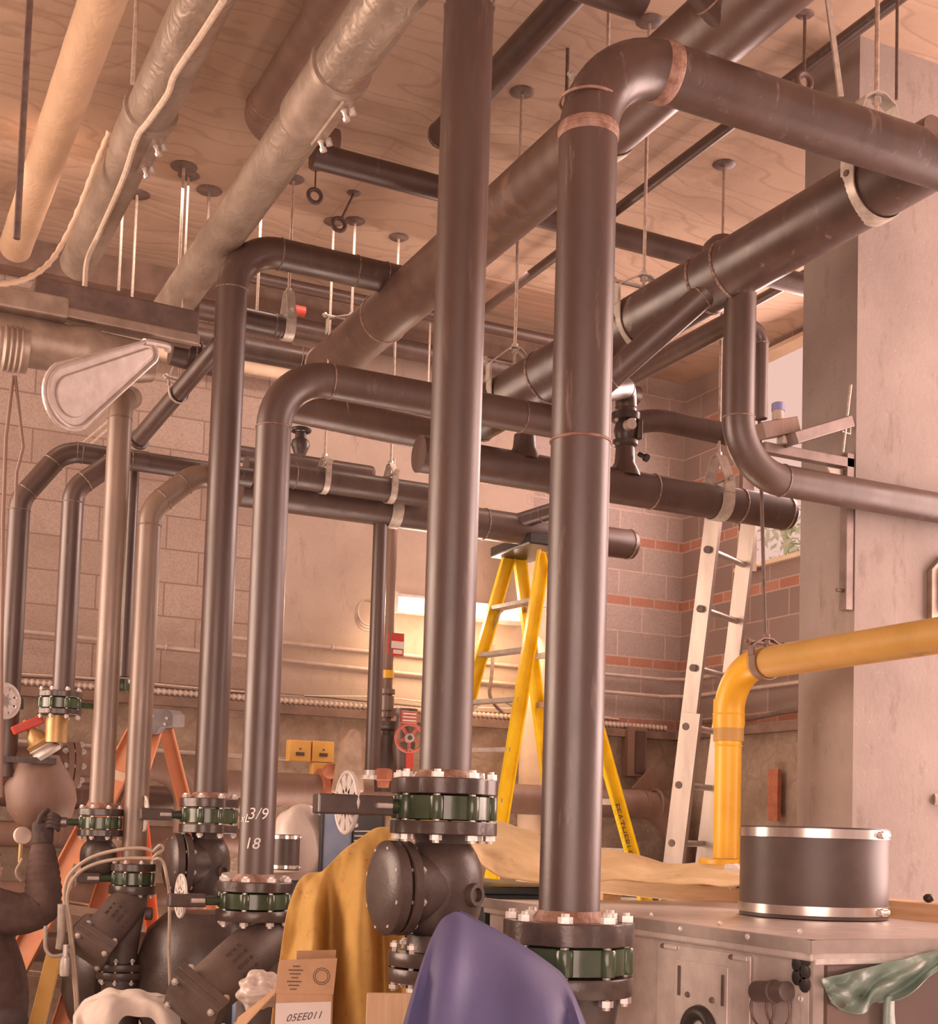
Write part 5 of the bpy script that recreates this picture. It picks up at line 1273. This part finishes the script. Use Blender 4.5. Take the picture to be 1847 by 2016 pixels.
# pale canvas over the dark cabinet, right of the ball valve
top = [(925, 1650), (955, 1618), (1000, 1622), (1060, 1640), (1115, 1660), (1190, 1668), (1250, 1680), (1310, 1697), (1390, 1699), (1470, 1690)]
bot = [(930, 1668), (948, 1702), (982, 1726), (1015, 1738), (1065, 1743), (1110, 1746), (1190, 1734), (1255, 1738), (1335, 1742), (1470, 1746)]
rows = []
for f in (0, .3, .65, 1.0):
    rows.append([D(a[0]+(b_[0]-a[0])*f, a[1]+(b_[1]-a[1])*f+(6*math.sin(i*2.1) if 0 < f < 1 else 0), (6.15-.85*f)-.03*i) for i, (a, b_) in enumerate(zip(top, bot))])
sheet('canvas_tarp', 'pale ochre canvas tarp spread behind the right foreground riser', 'tarp', rows, 'canvas_pale', 7, .035, 5, norm=V((-FW.x*.5, -FW.y*.5, .6)))
# blue cover: closed draped form
R0 = [(853, 1838), (868, 1812), (886, 1799), (906, 1796), (936, 1812), (985, 1838), (1035, 1868), (1078, 1898), (1102, 1917), (1114, 1935)]
HM = [(762, 2140), (800, 2140), (838, 2140), (880, 2140), (930, 2140), (985, 2140), (1040, 2140), (1095, 2140), (1140, 2140), (1190, 2140)]
rings = []
N = len(R0)
for f in (0, .06, .16, .3, .48, .7, 1.0, 1.5):
    fr, bk = [], []
    for i, ((x, y), (hx, hy)) in enumerate(zip(R0, HM)):
        px = x+(hx-x)*f**.85; py = y+(hy-y)*f
        rip = .035*math.sin(i*1.55+.9)*min(1, f*2.0)
        fr.append(D(px, py, 3.22-.13*min(f*3, 1)**.6-.22*f+rip*(1-.2*f))); bk.append(D(px+4, py-2, 3.26+.36*min(1, f*2)**.6))
    rings.append(fr+bk[::-1])
b = MB(); prev = None
for r_ in rings:
    vs = [b.bm.verts.new(p) for p in catmull(r_, 3, closed=True)]
    if prev: b.skin(prev, vs)
    else: b.bm.faces.new(vs[::-1])
    prev = vs
tag(b.build('equipment_cover', 'blue_tarp', angle=50), 'blue nylon cover draped over equipment at the bottom centre', 'cover')
# white cloth at lower left
R0 = [(148, 1985), (165, 1962), (205, 1950), (250, 1946), (300, 1955), (335, 1962), (352, 1985)]; HM = [(138, 2160), (168, 2150), (212, 2060), (248, 2000), (300, 2004), (326, 2080), (362, 2160)]
rings = []
for f in (0, .1, .25, .5, 1.0):
    fr, bk = [], []
    for i, ((x, y), (hx, hy)) in enumerate(zip(R0, HM)):
        px = x+(hx-x)*f; py = y+(hy-y)*f; rip = .05*math.sin(i*2.2)*min(1, f*3)
        fr.append(D(px, py, 5.55-.20*min(1, f*3)**.6+rip)); bk.append(D(px, max(py-14, y), 5.6+.22*min(1, f*3)**.6))
    rings.append(fr+bk[::-1])
b = MB(); prev = None
for r_ in rings:
    q_ = catmull(r_, 4, closed=True); vs = [b.bm.verts.new(p+V((0, 0, 1))*.035*fbm(p, 9)-FW*.045*fbm(p, 7)) for p in q_]
    if prev: b.skin(prev, vs)
    else: b.bm.faces.new(vs[::-1])
    prev = vs
tag(b.build('drop_cloth', 'rag', sub=1), 'white cloth draped over equipment at the bottom left', 'cloth')
# big white bag / cover between risers
def blob(name, label, cat, c, sc_, mat, amp, fs, n=28, flat=None):
    b = MB(); b.ball((0, 0, 0), 1, (1, 1, 1), n)
    Rm = Matrix((RT, V((-RT.y, RT.x, 0)), Z1)).transposed()
    for v in b.bm.verts:
        p = v.co.copy(); k = 1+amp*fbm(p+V((c.x, 0, 0)), fs); q_ = V((p.x*sc_[0], p.y*sc_[1], p.z*sc_[2]))*k
        if flat is not None and q_.z < -flat*sc_[2]: q_.z = -flat*sc_[2]
        v.co = c+Rm @ q_
    return tag(b.build(name, mat, sub=1), label, cat)
blob('plastic_cover', 'large pale plastic-covered bundle right of the chalk-marked riser', 'bundle', D(588, 1672, 5.75), (.135, .13, .20), 'bag', .10, 1.4, 32, .62)
blob('plastic_bag', 'crumpled white plastic bag on the cardboard box', 'bag', D(512, 1952, 4.45), (.078, .08, .062), 'bag', .35, 2.4, 32)
blob('crumpled_paper', 'crumpled white paper at the foot of the yellow pipe', 'paper', V((3.42, 4.50, 1.55)), (.075, .06, .05), 'paper', .5, 3, 28)
# bench under the bundle, small collar, blue case
c = D(600, 1722, 5.75); t = thing('bench', 'narrow grey bench top under the pale bundle', 'bench', (c.x, c.y, 0))
MB().box(c, (.62, .5, .03), Matrix((RT, V((-RT.y, RT.x, 0)), Z1)).transposed()).build('top', 'conduit', t, smooth=False)
MB().box((c.x, c.y, c.z/2), (.5, .3, c.z-.03)).build('base', 'blue_panel', t, smooth=False)
c = D(562, 1713, 5.5); collar('small black rubber collar with steel bands right of the chalk-marked riser', (c.x, c.y, c.z), .055, .145)
c = D(664, 1660, 5.7); t = thing('blue_case', 'blue flat case with a black edge beside the ochre canvas', 'case', c-Z1*.15)
Rm = Matrix((RT, V((-RT.y, RT.x, 0)), Z1)).transposed()
MB().box(c, (.115, .08, .30), Rm).build('case_body', 'blue_panel', t, bevel=.006, smooth=False)
MB().box(c-RT*.064, (.016, .09, .30), Rm).build('edge', 'black', t, bevel=.004, smooth=False)
c = D(725, 1648, 5.8); t = thing('meter_case', 'black instrument case behind the largest white chain wheel', 'case', c-Z1*.12)
MB().box(c, (.14, .12, .20), Rm).build('case_body', 'black', t, bevel=.008, smooth=False)
for k in range(3): MB().box(c-FW*.066+Z1*(.03-.02*k)-RT*.02, (.07, .006, .006), Rm).build('slot', 'rod', t, smooth=False)
MB().lathe(c-FW*.062-RT*.05+Z1*.055, -FW, [(0, .012), (.01, .009)], 12).build('knob', 'zinc', t)

# ------------------------------------------------------------------ cardboard box and board
fx, fy = RT.xy.to_3d().normalized(), V((-RT.y, RT.x, 0)).normalized()
c0 = D(541, 1957, 4.2); c1 = D(657, 1946, 4.22); ux = (c1-c0); ux.z = 0; wbx = ux.length; ux.normalize(); uy = V((-ux.y, ux.x, 0)); zt_ = c0.z
t = thing('cardboard_box', 'open cardboard box with a handwritten white label at the bottom', 'box', c0-Z1*.3)
def bx(a, b_, nm, mat, th=.006): return MB().bar(a, b_, th, .30, uy)
zb_ = zt_-.32
b = MB()
b.prism([c0, c0+ux*wbx, c0+ux*wbx-Z1*.32, c0-Z1*.32], uy*.005); b.prism([c0+uy*.16, c0+ux*wbx+uy*.16, c0+ux*wbx+uy*.16-Z1*.32, c0+uy*.16-Z1*.32], uy*.005)
b.prism([c0, c0+uy*.16, c0+uy*.16-Z1*.32, c0-Z1*.32], ux*.005); b.prism([c0+ux*(wbx-.005), c0+ux*(wbx-.005)+uy*.16, c0+ux*(wbx-.005)+uy*.16-Z1*.32, c0+ux*(wbx-.005)-Z1*.32], ux*.005)
b.prism([c0-Z1*.32, c0+ux*wbx-Z1*.32, c0+ux*wbx+uy*.16-Z1*.32, c0+uy*.16-Z1*.32], Z1*.005)
b.build('carton', 'card', t, smooth=False)
fl = [c0+uy*.004, c0+ux*wbx+uy*.004, c0+ux*(wbx+.008)+uy*.03+Z1*.112, c0+ux*.01+uy*.03+Z1*.102]
MB().prism(fl, uy*.005).build('flap', 'card', t, smooth=False)
MB().prism([c0+ux*.06+uy*.155, c0+ux*wbx+uy*.155, c0+ux*(wbx+.005)+uy*.17+Z1*.125, c0+ux*.06+uy*.17+Z1*.12], uy*.005).build('flap', 'card', t, smooth=False)
MB().prism([c0, c0+uy*.15, c0-ux*.12+uy*.15-Z1*.10, c0-ux*.14-Z1*.16], Z1*.005).build('flap', 'brass' if False else 'card', t, smooth=False)
MB().prism([c0-uy*.002+ux*.004-Z1*.028, c0-uy*.002+ux*(wbx-.006)-Z1*.02, c0-uy*.002+ux*(wbx-.006)-Z1*.2, c0-uy*.002+ux*.004-Z1*.2], uy*.001).build('label_sheet', 'paper', t, smooth=False)
lc = D(598, 2003, 4.19); lc = c0+ux*(lc-c0).dot(ux)-uy*.0035+Z1*(lc.z-c0.z)
text_mesh('05EE011', .032, 'ink', t, lambda x, y: lc+ux*x+Z1*(y+x*.12), name='handwriting', shear=.35)
nf = (fl[1]-fl[0]).cross(fl[3]-fl[0]).normalized(); vf = (fl[3]-fl[0]).normalized()
for k in range(7): MB().box(fl[0]+ux*.055+vf*(.088-.012*k)-uy*.002, (.022+.012*((k*5) % 3), .002, .003), Matrix((ux, uy, vf)).transposed()).build('print_line', 'ink', t, smooth=False)
pc = fl[0]+ux*.138+vf*.058-uy*.0015
for r_ in (.026, .020): MB().torus(pc, nf, r_, .0012, 30, 5).build('print_ring', 'ink', t)
c0 = D(722, 1956, 4.15); c1 = D(812, 1957, 4.15)
tag(MB().prism([c0, c1, c1-Z1*.5, c0-Z1*.5], FW.xy.to_3d()*.03).build('pine_board', 'wood_board', bevel=.002, smooth=False), 'raw pine board standing left of the blue cover', 'board')

# ------------------------------------------------------------------ hoses at lower left
for lab, P in (('outer of two grey hoses looping over the double-bent riser foot', ((150, 2040), (150, 1985), (143, 1900), (136, 1830), (127, 1772), (131, 1735), (150, 1708), (185, 1686), (235, 1673), (280, 1670), (302, 1676))),
               ('inner of two grey hoses looping over the double-bent riser foot', ((152, 2040), (153, 1975), (146, 1885), (139, 1815), (132, 1770), (140, 1738), (160, 1714), (200, 1697), (250, 1690), (298, 1690)))):
    tag(MB().tube(catmull([D(x, y, 6.05) for x, y in P], 6), .0085, 10).build('hose', 'hose'), lab, 'hose')
P = ((302, 1676), (315, 1664), (320, 1672), (308, 1682), (300, 1692), (312, 1690), (322, 1700), (328, 1725), (333, 1755), (334, 1800), (333, 1880), (336, 1965), (338, 2040))
tag(MB().tube(catmull([D(x, y, 6.05-.02*(i % 2)) for i, (x, y) in enumerate(P)], 6), .0075, 10).build('hose', 'hose'), 'knotted grey hose hanging straight down, right of the looped pair', 'hose')
p = onY(118, 1780, 6.2)
t = thing('drain_pipe', 'grey upright tube with a U-shaped hook in front of the orange ladder', 'pipe', D(118, 1890, 6.0))
MB().tube([D(122, 1780, 6.05), D(121, 1840, 6.05), D(116, 1868, 6.05)], [.019, .019, .016], 18).build('tube', 'alu_step', t)
MB().tube(catmull([D(90, 1823, 6.0), D(89, 1850, 6.0), D(91, 1870, 6.0), D(103, 1882, 6.0), D(124, 1880, 6.02)], 6), .009, 12).build('hook', 'alu_step', t)
MB().lathe(D(128, 1895, 6.02), Z1, [(-.06, .018), (-.05, .022), (.02, .022), (.03, .012), (.08, .012)], 14).build('valve', 'zinc', t)

# ------------------------------------------------------------------ bracket on the pillar
yp = PY0+.10; zb_ = onX(1655, 1203, PX0-.03)
t = thing('wall_bracket', 'dark steel strut bracket on the pillar side, above the yellow pipe', 'bracket', (PX0-.03, zb_.y, zb_.z))
yb_ = onX(1666, 1100, PX0-.025).y
MB().box((PX0-.022, yb_, (zb_.z+onX(1668, 895, PX0-.02).z)/2), (.042, .042, onX(1668, 895, PX0-.02).z-zb_.z)).build('upright', 'steel_strut', t, bevel=.003, smooth=False)
a1 = onY(1675, 914, yb_); a0 = onY(1500, 884, yb_)
MB().bar((PX0-.002, yb_, a1.z), (a0.x, yb_, a1.z+.0), .042, .042, Y1).build('arm', 'steel_strut', t, bevel=.003, smooth=False)
MB().prism([(PX0-.045, yb_, a1.z-.03), (PX0-.13, yb_, a1.z-.03), (PX0-.045, yb_, a1.z-.16)], (0, .012, 0)).build('gusset', 'clampmetal', t, smooth=False)
p = onX(1643, 1164, PX0-.06); MB().cyl((PX0-.045, yb_, p.z), (PX0-.075, yb_, p.z), .008, 8).build('bolt', 'rod_dark', t)
p0, p1 = onY(1555, 872, yb_-.06), onY(1668, 838, yb_-.03)
tag(MB().bar(p0+Z1*.012, p1+Z1*.012, .075, .05, Y1).build('steel_channel', 'steel_strut', bevel=.004, smooth=False), 'short dark steel channel slanting up to the pillar, above the bracket arm', 'channel')
pr0, pr1 = onY(1675, 758, yb_-.06), onY(1659, 890, yb_-.06)
t = thing('threaded_rod', 'pale threaded rod with a small clamp in front of the pillar edge', 'threaded rod', pr1)
MB().cyl(pr0, pr1, .0065, 8).build('rod', 'rod', t)
q_ = pr0.lerp(pr1, .6); MB().tube([q_+V((-.022, 0, .022)), q_+V((.025, 0, .016)), q_+V((.022, 0, -.034)), q_+V((-.018, 0, -.03))], .005, 8, closed=True).build('clamp', 'galv', t)
tag(MB().bar(onY(1495, 850, yb_-.02)+Z1*.0, onY(1565, 838, yb_-.02), .06, .065, Y1).build('timber_block', 'mill_brown', bevel=.003, smooth=False), 'brown timber block lying on the bracket in front of the window', 'timber')
p = onY(1532, 812, yb_); t = thing('capped_tube', 'small grey tube with a blue cap standing on the timber block', 'tube', p-Z1*.05)
MB().cyl(p-Z1*.035, p+Z1*.01, .024, 20).build('tube', 'conduit', t); MB().lathe(p+Z1*.005, Z1, [(0, .027), (.03, .027), (.034, .022)], 20).build('cap', 'blue_cap', t)
tag(MB().box(onY(1545, 868, yb_-.02), (.05, .05, .035)).build('foam_piece', 'bag', bevel=.008, smooth=False), 'small white offcut on the bracket arm below the timber block', 'offcut')
# box and stub on the pillar face
c = onY(1852, 1150, PY0-.03); t = thing('wall_switch_box', 'grey box with cut corners on the pillar at the right edge', 'switch box', c-Z1*.15)
MB().prism([c+V((x, 0, z_)) for x, z_ in ((-.05, -.16), (.12, -.16), (.12, .13), (.02, .13), (-.05, .06))], (0, .03, 0)).build('back_plate', 'clampmetal', t, bevel=.003, smooth=False)
MB().box(c+V((.07, -.02, -.02)), (.12, .05, .2)).build('cover', 'cab_edge', t, bevel=.004, smooth=False)
MB().lathe(c+V((.0, -.004, .09)), -Y1, [(0, .008), (.006, .006)], 10).build('screw', 'rod_dark', t)
c = onY(1846, 1574, PY0); t = thing('pipe_stub', 'short pale pipe stub sticking out of the pillar at the right edge', 'pipe', c-Z1*.02)
MB().lathe(c+V((-.02, .0, 0)), V((.9, -.5, 0)), [(0, .024), (.02, .024), (.021, .02), (.1, .02)], 16).build('tube', 'bag', t)
# torn plastic at the window jamb
rows = [[onX(x, y, XR-.03-.02*(i % 2)) for i, x in enumerate((1452, 1466, 1478, 1490))] for y in (1045, 1075, 1100, 1125)]
sheet('torn_plastic', 'torn clear-white plastic strips hanging at the window jamb', 'plastic strip', rows, 'bag', 5, .03, 9, thick=.003)

# ------------------------------------------------------------------ person at the left edge
def skin(name, pts, edges, rad, mat, parent, sub=2, root=0):
    me = bpy.data.meshes.new(name); off = parent.location
    me.from_pydata([tuple(V(p)-off) for p in pts], edges, []); o = bpy.data.objects.new(name, me); COL.objects.link(o); o.parent = parent
    md = o.modifiers.new('skin', 'SKIN'); md.use_smooth_shade = True; md.branch_smoothing = .4
    for i, sv in enumerate(me.skin_vertices[0].data):
        r_ = rad[i]; sv.radius = (r_, r_) if not isinstance(r_, tuple) else r_; sv.use_root = (i == root)
    s_ = o.modifiers.new('sub', 'SUBSURF'); s_.levels = sub; s_.render_levels = sub
    me.materials.append(M[mat]); return o
dP = 6.2
hip = D(-20, 1985, dP); chest = D(-48, 1838, dP-.02); neck = D(-46, 1768, dP-.02)
shR, shL = D(-8, 1800, dP-.12), D(-120, 1792, dP+.1); elb = D(74, 1786, dP-.02); wri = D(84, 1668, dP+.04); hand = D(86, 1628, dP+.05)
elL = D(-190, 1880, dP); wrL = D(-130, 1990, dP-.2)
head = D(-34, 1716, dP-.04)
hR, hL = D(2, 2010, dP-.05), D(-70, 2008, dP+.08)
kR = V((hR.x+.02, hR.y-.04, .50)); kL = V((hL.x, hL.y+.02, .50)); fR = V((hR.x+.03, hR.y+.02, .09)); fL = V((hL.x, hL.y+.08, .09))
person = thing('person', 'person in a dark sweatshirt at the left edge, gloved hand reaching up to the valve', 'person', (hip.x, hip.y, 0))
pts = [hip, chest, neck, head-Z1*.03, shR, elb, wri, hand, shL, elL, wrL, hR, kR, fR, hL, kL, fL, fR+V((.06, -.18, -.05)), fL+V((.04, -.18, -.05)), wrL+V((.1, -.03, .02))]
ed = [(0, 1), (1, 2), (2, 3), (1, 4), (4, 5), (5, 6), (6, 7), (1, 8), (8, 9), (9, 10), (0, 11), (11, 12), (12, 13), (0, 14), (14, 15), (15, 16), (13, 17), (16, 18), (10, 19)]
skin('body', pts, ed, [.10, .09, .055, .07, .045, .038, .028, .033, .045, .04, .030, .075, .05, .04, .075, .05, .04, .04, .04, .035], 'skin', person)
# head with face
Rm = Matrix((RT, V((-RT.y, RT.x, 0)), Z1)).transposed()
b = MB(); b.ball((0, 0, 0), 1, (1, 1, 1), 28)
for v in b.bm.verts:
    p = v.co; k = V((p.x*.078, p.y*.098, p.z*.118))
    if p.z < 0: k.x *= 1-.22*p.z*p.z; k.y *= 1-.15*p.z*p.z
    if p.x > .75 and abs(p.y+.05) < .22 and -.25 < p.z < .12: k.x += .022*(1-abs(p.z+.1)*2.5)
    v.co = head+Rm @ k
b.build('head', 'skin', person, sub=1)
for y_ in (-.1, .1): MB().ball(head+Rm @ V((.0, y_, .0)), .026, (.8, .4, 1.2), 12).build('ear', 'skin', person)
MB().tube([head+Rm @ V((.074, -.028, -.052)), head+Rm @ V((.080, 0, -.05)), head+Rm @ V((.074, .028, -.052))], .006, 8).build('mouth', 'skin', person)
for y_ in (-.033, .033): MB().ball(head+Rm @ V((.070, y_, .012)), .011, (1, 1, .7), 10).build('eye', 'rag', person)
b = MB(); b.ball((0, 0, 0), 1, (1, 1, 1), 24)
bmesh.ops.delete(b.bm, geom=[v for v in b.bm.verts if v.co.z < -.05 or (v.co.x > .45 and v.co.z < .45)], context='VERTS')
for v in b.bm.verts: v.co = head+Rm @ V((v.co.x*.085, v.co.y*.105, v.co.z*.125+.004))
b.build('hair', 'hair', person, solid=.008)
# sweatshirt
b = MB()
fa = elb.lerp(wri, .5)
arm = catmull([shR-RT*.02+Z1*.02, shR.lerp(elb, .5)-Z1*.015, elb+RT*.004-Z1*.006, elb.lerp(wri, .22)+RT*.020, elb.lerp(wri, .5)+RT*.014, elb.lerp(wri, .78)+RT*.006, wri+Z1*.01], 8)
na = len(arm); prof_ = [.105, .098, .088, .084, .077, .066, .050]
rad_ = []
for i in range(na):
    f = i/(na-1)*6; k = min(5, int(f)); rad_.append((prof_[k]+(prof_[k+1]-prof_[k])*(f-k))*(1+.035*math.sin(i*1.9)*(1 if i > 14 else .3)))
b.tube(arm, rad_, 24)
b.tube(catmull([hip-Z1*.10, hip+Z1*.10, chest-Z1*.02, chest+Z1*.06, neck-Z1*.03, neck+Z1*.03], 6), [.165]*6+[.165]*6+[.175]*6+[.16]*6+[.09]*6+[.075], 28)
b.tube(catmull([shL+RT*.04, shL.lerp(elL, .5), elL, elL.lerp(wrL, .5), wrL], 6), [.10]*6+[.092]*6+[.08]*6+[.066]*6+[.05], 20)
b.build('sweatshirt', 'hoodie', person, angle=180)
b = MB()
for h_, k_, f_ in ((hR, kR, fR), (hL, kL, fL)): b.tube(catmull([hip+Z1*.03, h_-Z1*.06, h_.lerp(k_, .5), k_, k_.lerp(f_, .5), f_], 6), [.15]*3+[.135]*3+[.12]*6+[.10]*6+[.088]*6+[.082]*6+[.078], 24)
b.build('trousers', 'trousers', person, angle=180)
for f in (fR, fL): MB().ball(f+V((.03, -.08, -.045)), .06, (.8, 1.9, .75), 16).build('boot', 'black', person)
# gloved hand: palm and five fingers gripping the operator
pc = hand; gx, gz = RT, Z1; gf = -FW
k0 = pc+gz*.025
def P3(x, y, z_): return pc+gx*x+gz*y+gf*z_
skin('glove_palm', [wri-Z1*.005, wri.lerp(pc, .5), P3(-.004, 0, 0), P3(.004, .035, .008)], [(0, 1), (1, 2), (2, 3)], [.055, .050, (.056, .04), (.052, .032)], 'glove', person)
for i, (y_, L) in enumerate(((.050, .030), (.036, .036), (.018, .034), (.0, .026))):
    a = P3(.012, y_, .016)
    skin('finger', [a, P3(.045, y_+.010, .028), P3(.068+L*.15, y_-.004, .018), P3(.066+L*.1, y_-.018, -.004)], [(0, 1), (1, 2), (2, 3)], [.0145, .0135, .0125, .0105], 'glove', person)
skin('thumb', [P3(-.016, .012, .02), P3(-.006, .048, .034), P3(.014, .076, .026), P3(.030, .082, .010)], [(0, 1), (1, 2), (2, 3)], [.018, .0155, .0135, .011], 'glove', person)
MB().torus(wri, (hand-wri), .044, .010, 26, 8).build('cuff', 'hoodie', person)

# small things between the pipes
p = onY(590, 612, 7.4); t = thing('red_tag', 'small red tag on the high pipe beside the wide pear hanger', 'tag', p)
MB().lathe(p-X1*.035, X1, [(0, .018), (.004, .03), (.066, .03), (.07, .018)], 20).build('tag_disc', 'red', t)
p = onY(592, 862, 6.6); t = thing('hose_valve', 'dark green hand valve right of the chalk-marked riser, above the stacked pair of pipes', 'valve', p-Z1*.09)
MB().lathe(p-Z1*.09, Z1, [(0, .03), (.03, .042), (.05, .05), (.075, .045), (.085, .03), (.12, .028)], 18).build('valve_body', 'castiron', t)
MB().torus(p+Z1*.04, Z1, .045, .011, 24, 8).build('hand_wheel', 'teal', t)
MB().cyl(p+Z1*.0, p+Z1*.05, .009, 8).build('spindle', 'zinc', t)
# ------------------------------------------------------------------ light
def area(name, loc, target, sx, sy, power, col):
    l = bpy.data.lights.new(name, 'AREA'); l.shape = 'RECTANGLE'; l.size = sx; l.size_y = sy; l.energy = power; l.color = col
    o = bpy.data.objects.new(name, l); COL.objects.link(o); o.location = loc
    o.rotation_euler = (V(target)-V(loc)).to_track_quat('-Z', 'Y').to_euler(); return o
WARM = (1, .66, .55)
area('daylight_doorway', (6.2, 2.9, 2.7), (1.8, 3.6, 2.5), 2.7, 4.2, 330, (1, .70, .62))
area('fill_behind', (-1.2, -2.2, 2.2), (1.5, 6, 2.6), 4.5, 3.4, 230, (1, .71, .61))  # frontal fill added behind the camera
l = area('strip_light_left', (-2.2, 6.6, 3.0), (2.4, 5.4, 2.4), 3.2, 3.2, 150, (1, .72, .57)); l.data.spread = math.radians(120)
area('window_light', (6.1, 6.2, 4.3), (3.0, 5.8, 2.8), 2.4, 1.4, 150, (1, .70, .63))
area('fill_up_near', (1.6, 2.2, .25), (2.4, 6.0, 5.1), 3.2, 2.0, 25, (1, .70, .57))  # unseen uplight added near the floor to lift the near ceiling
area('fill_up_far', (3.0, 6.9, .25), (3.2, 7.0, 5.0), 3.2, 1.2, 90, (1, .74, .63))  # added below the frame to brighten the far ceiling and pipe undersides
area('fill_back_wall', (2.6, 6.9, 5.05), (2.6, 8.4, 3.0), 5.0, .2, 34, (1, .75, .64))  # no fixture here: extra light added to brighten the back wall
area('lamp_glow', (3.8, 8.16, 3.22), (3.8, 4.0, 3.0), .9, .08, 14, (1, .76, .58))
area('lamp_wall_wash', (3.85, 8.02, 3.0), (3.85, 8.4, 2.7), 1.1, .3, 9, (1, .68, .40))
w = bpy.data.worlds.new('world'); SC.world = w; w.use_nodes = True
bg = w.node_tree.nodes['Background']; bg.inputs[0].default_value = (.87, .55, .46, 1); bg.inputs[1].default_value = 1.0
SC.view_settings.view_transform = 'Standard'; SC.view_settings.look = 'None'; SC.view_settings.gamma = 1; SC.view_settings.exposure = 0
SC.view_settings.use_curve_mapping = False
SC.cycles.max_bounces = 8; SC.cycles.diffuse_bounces = 5; SC.cycles.use_denoising = True
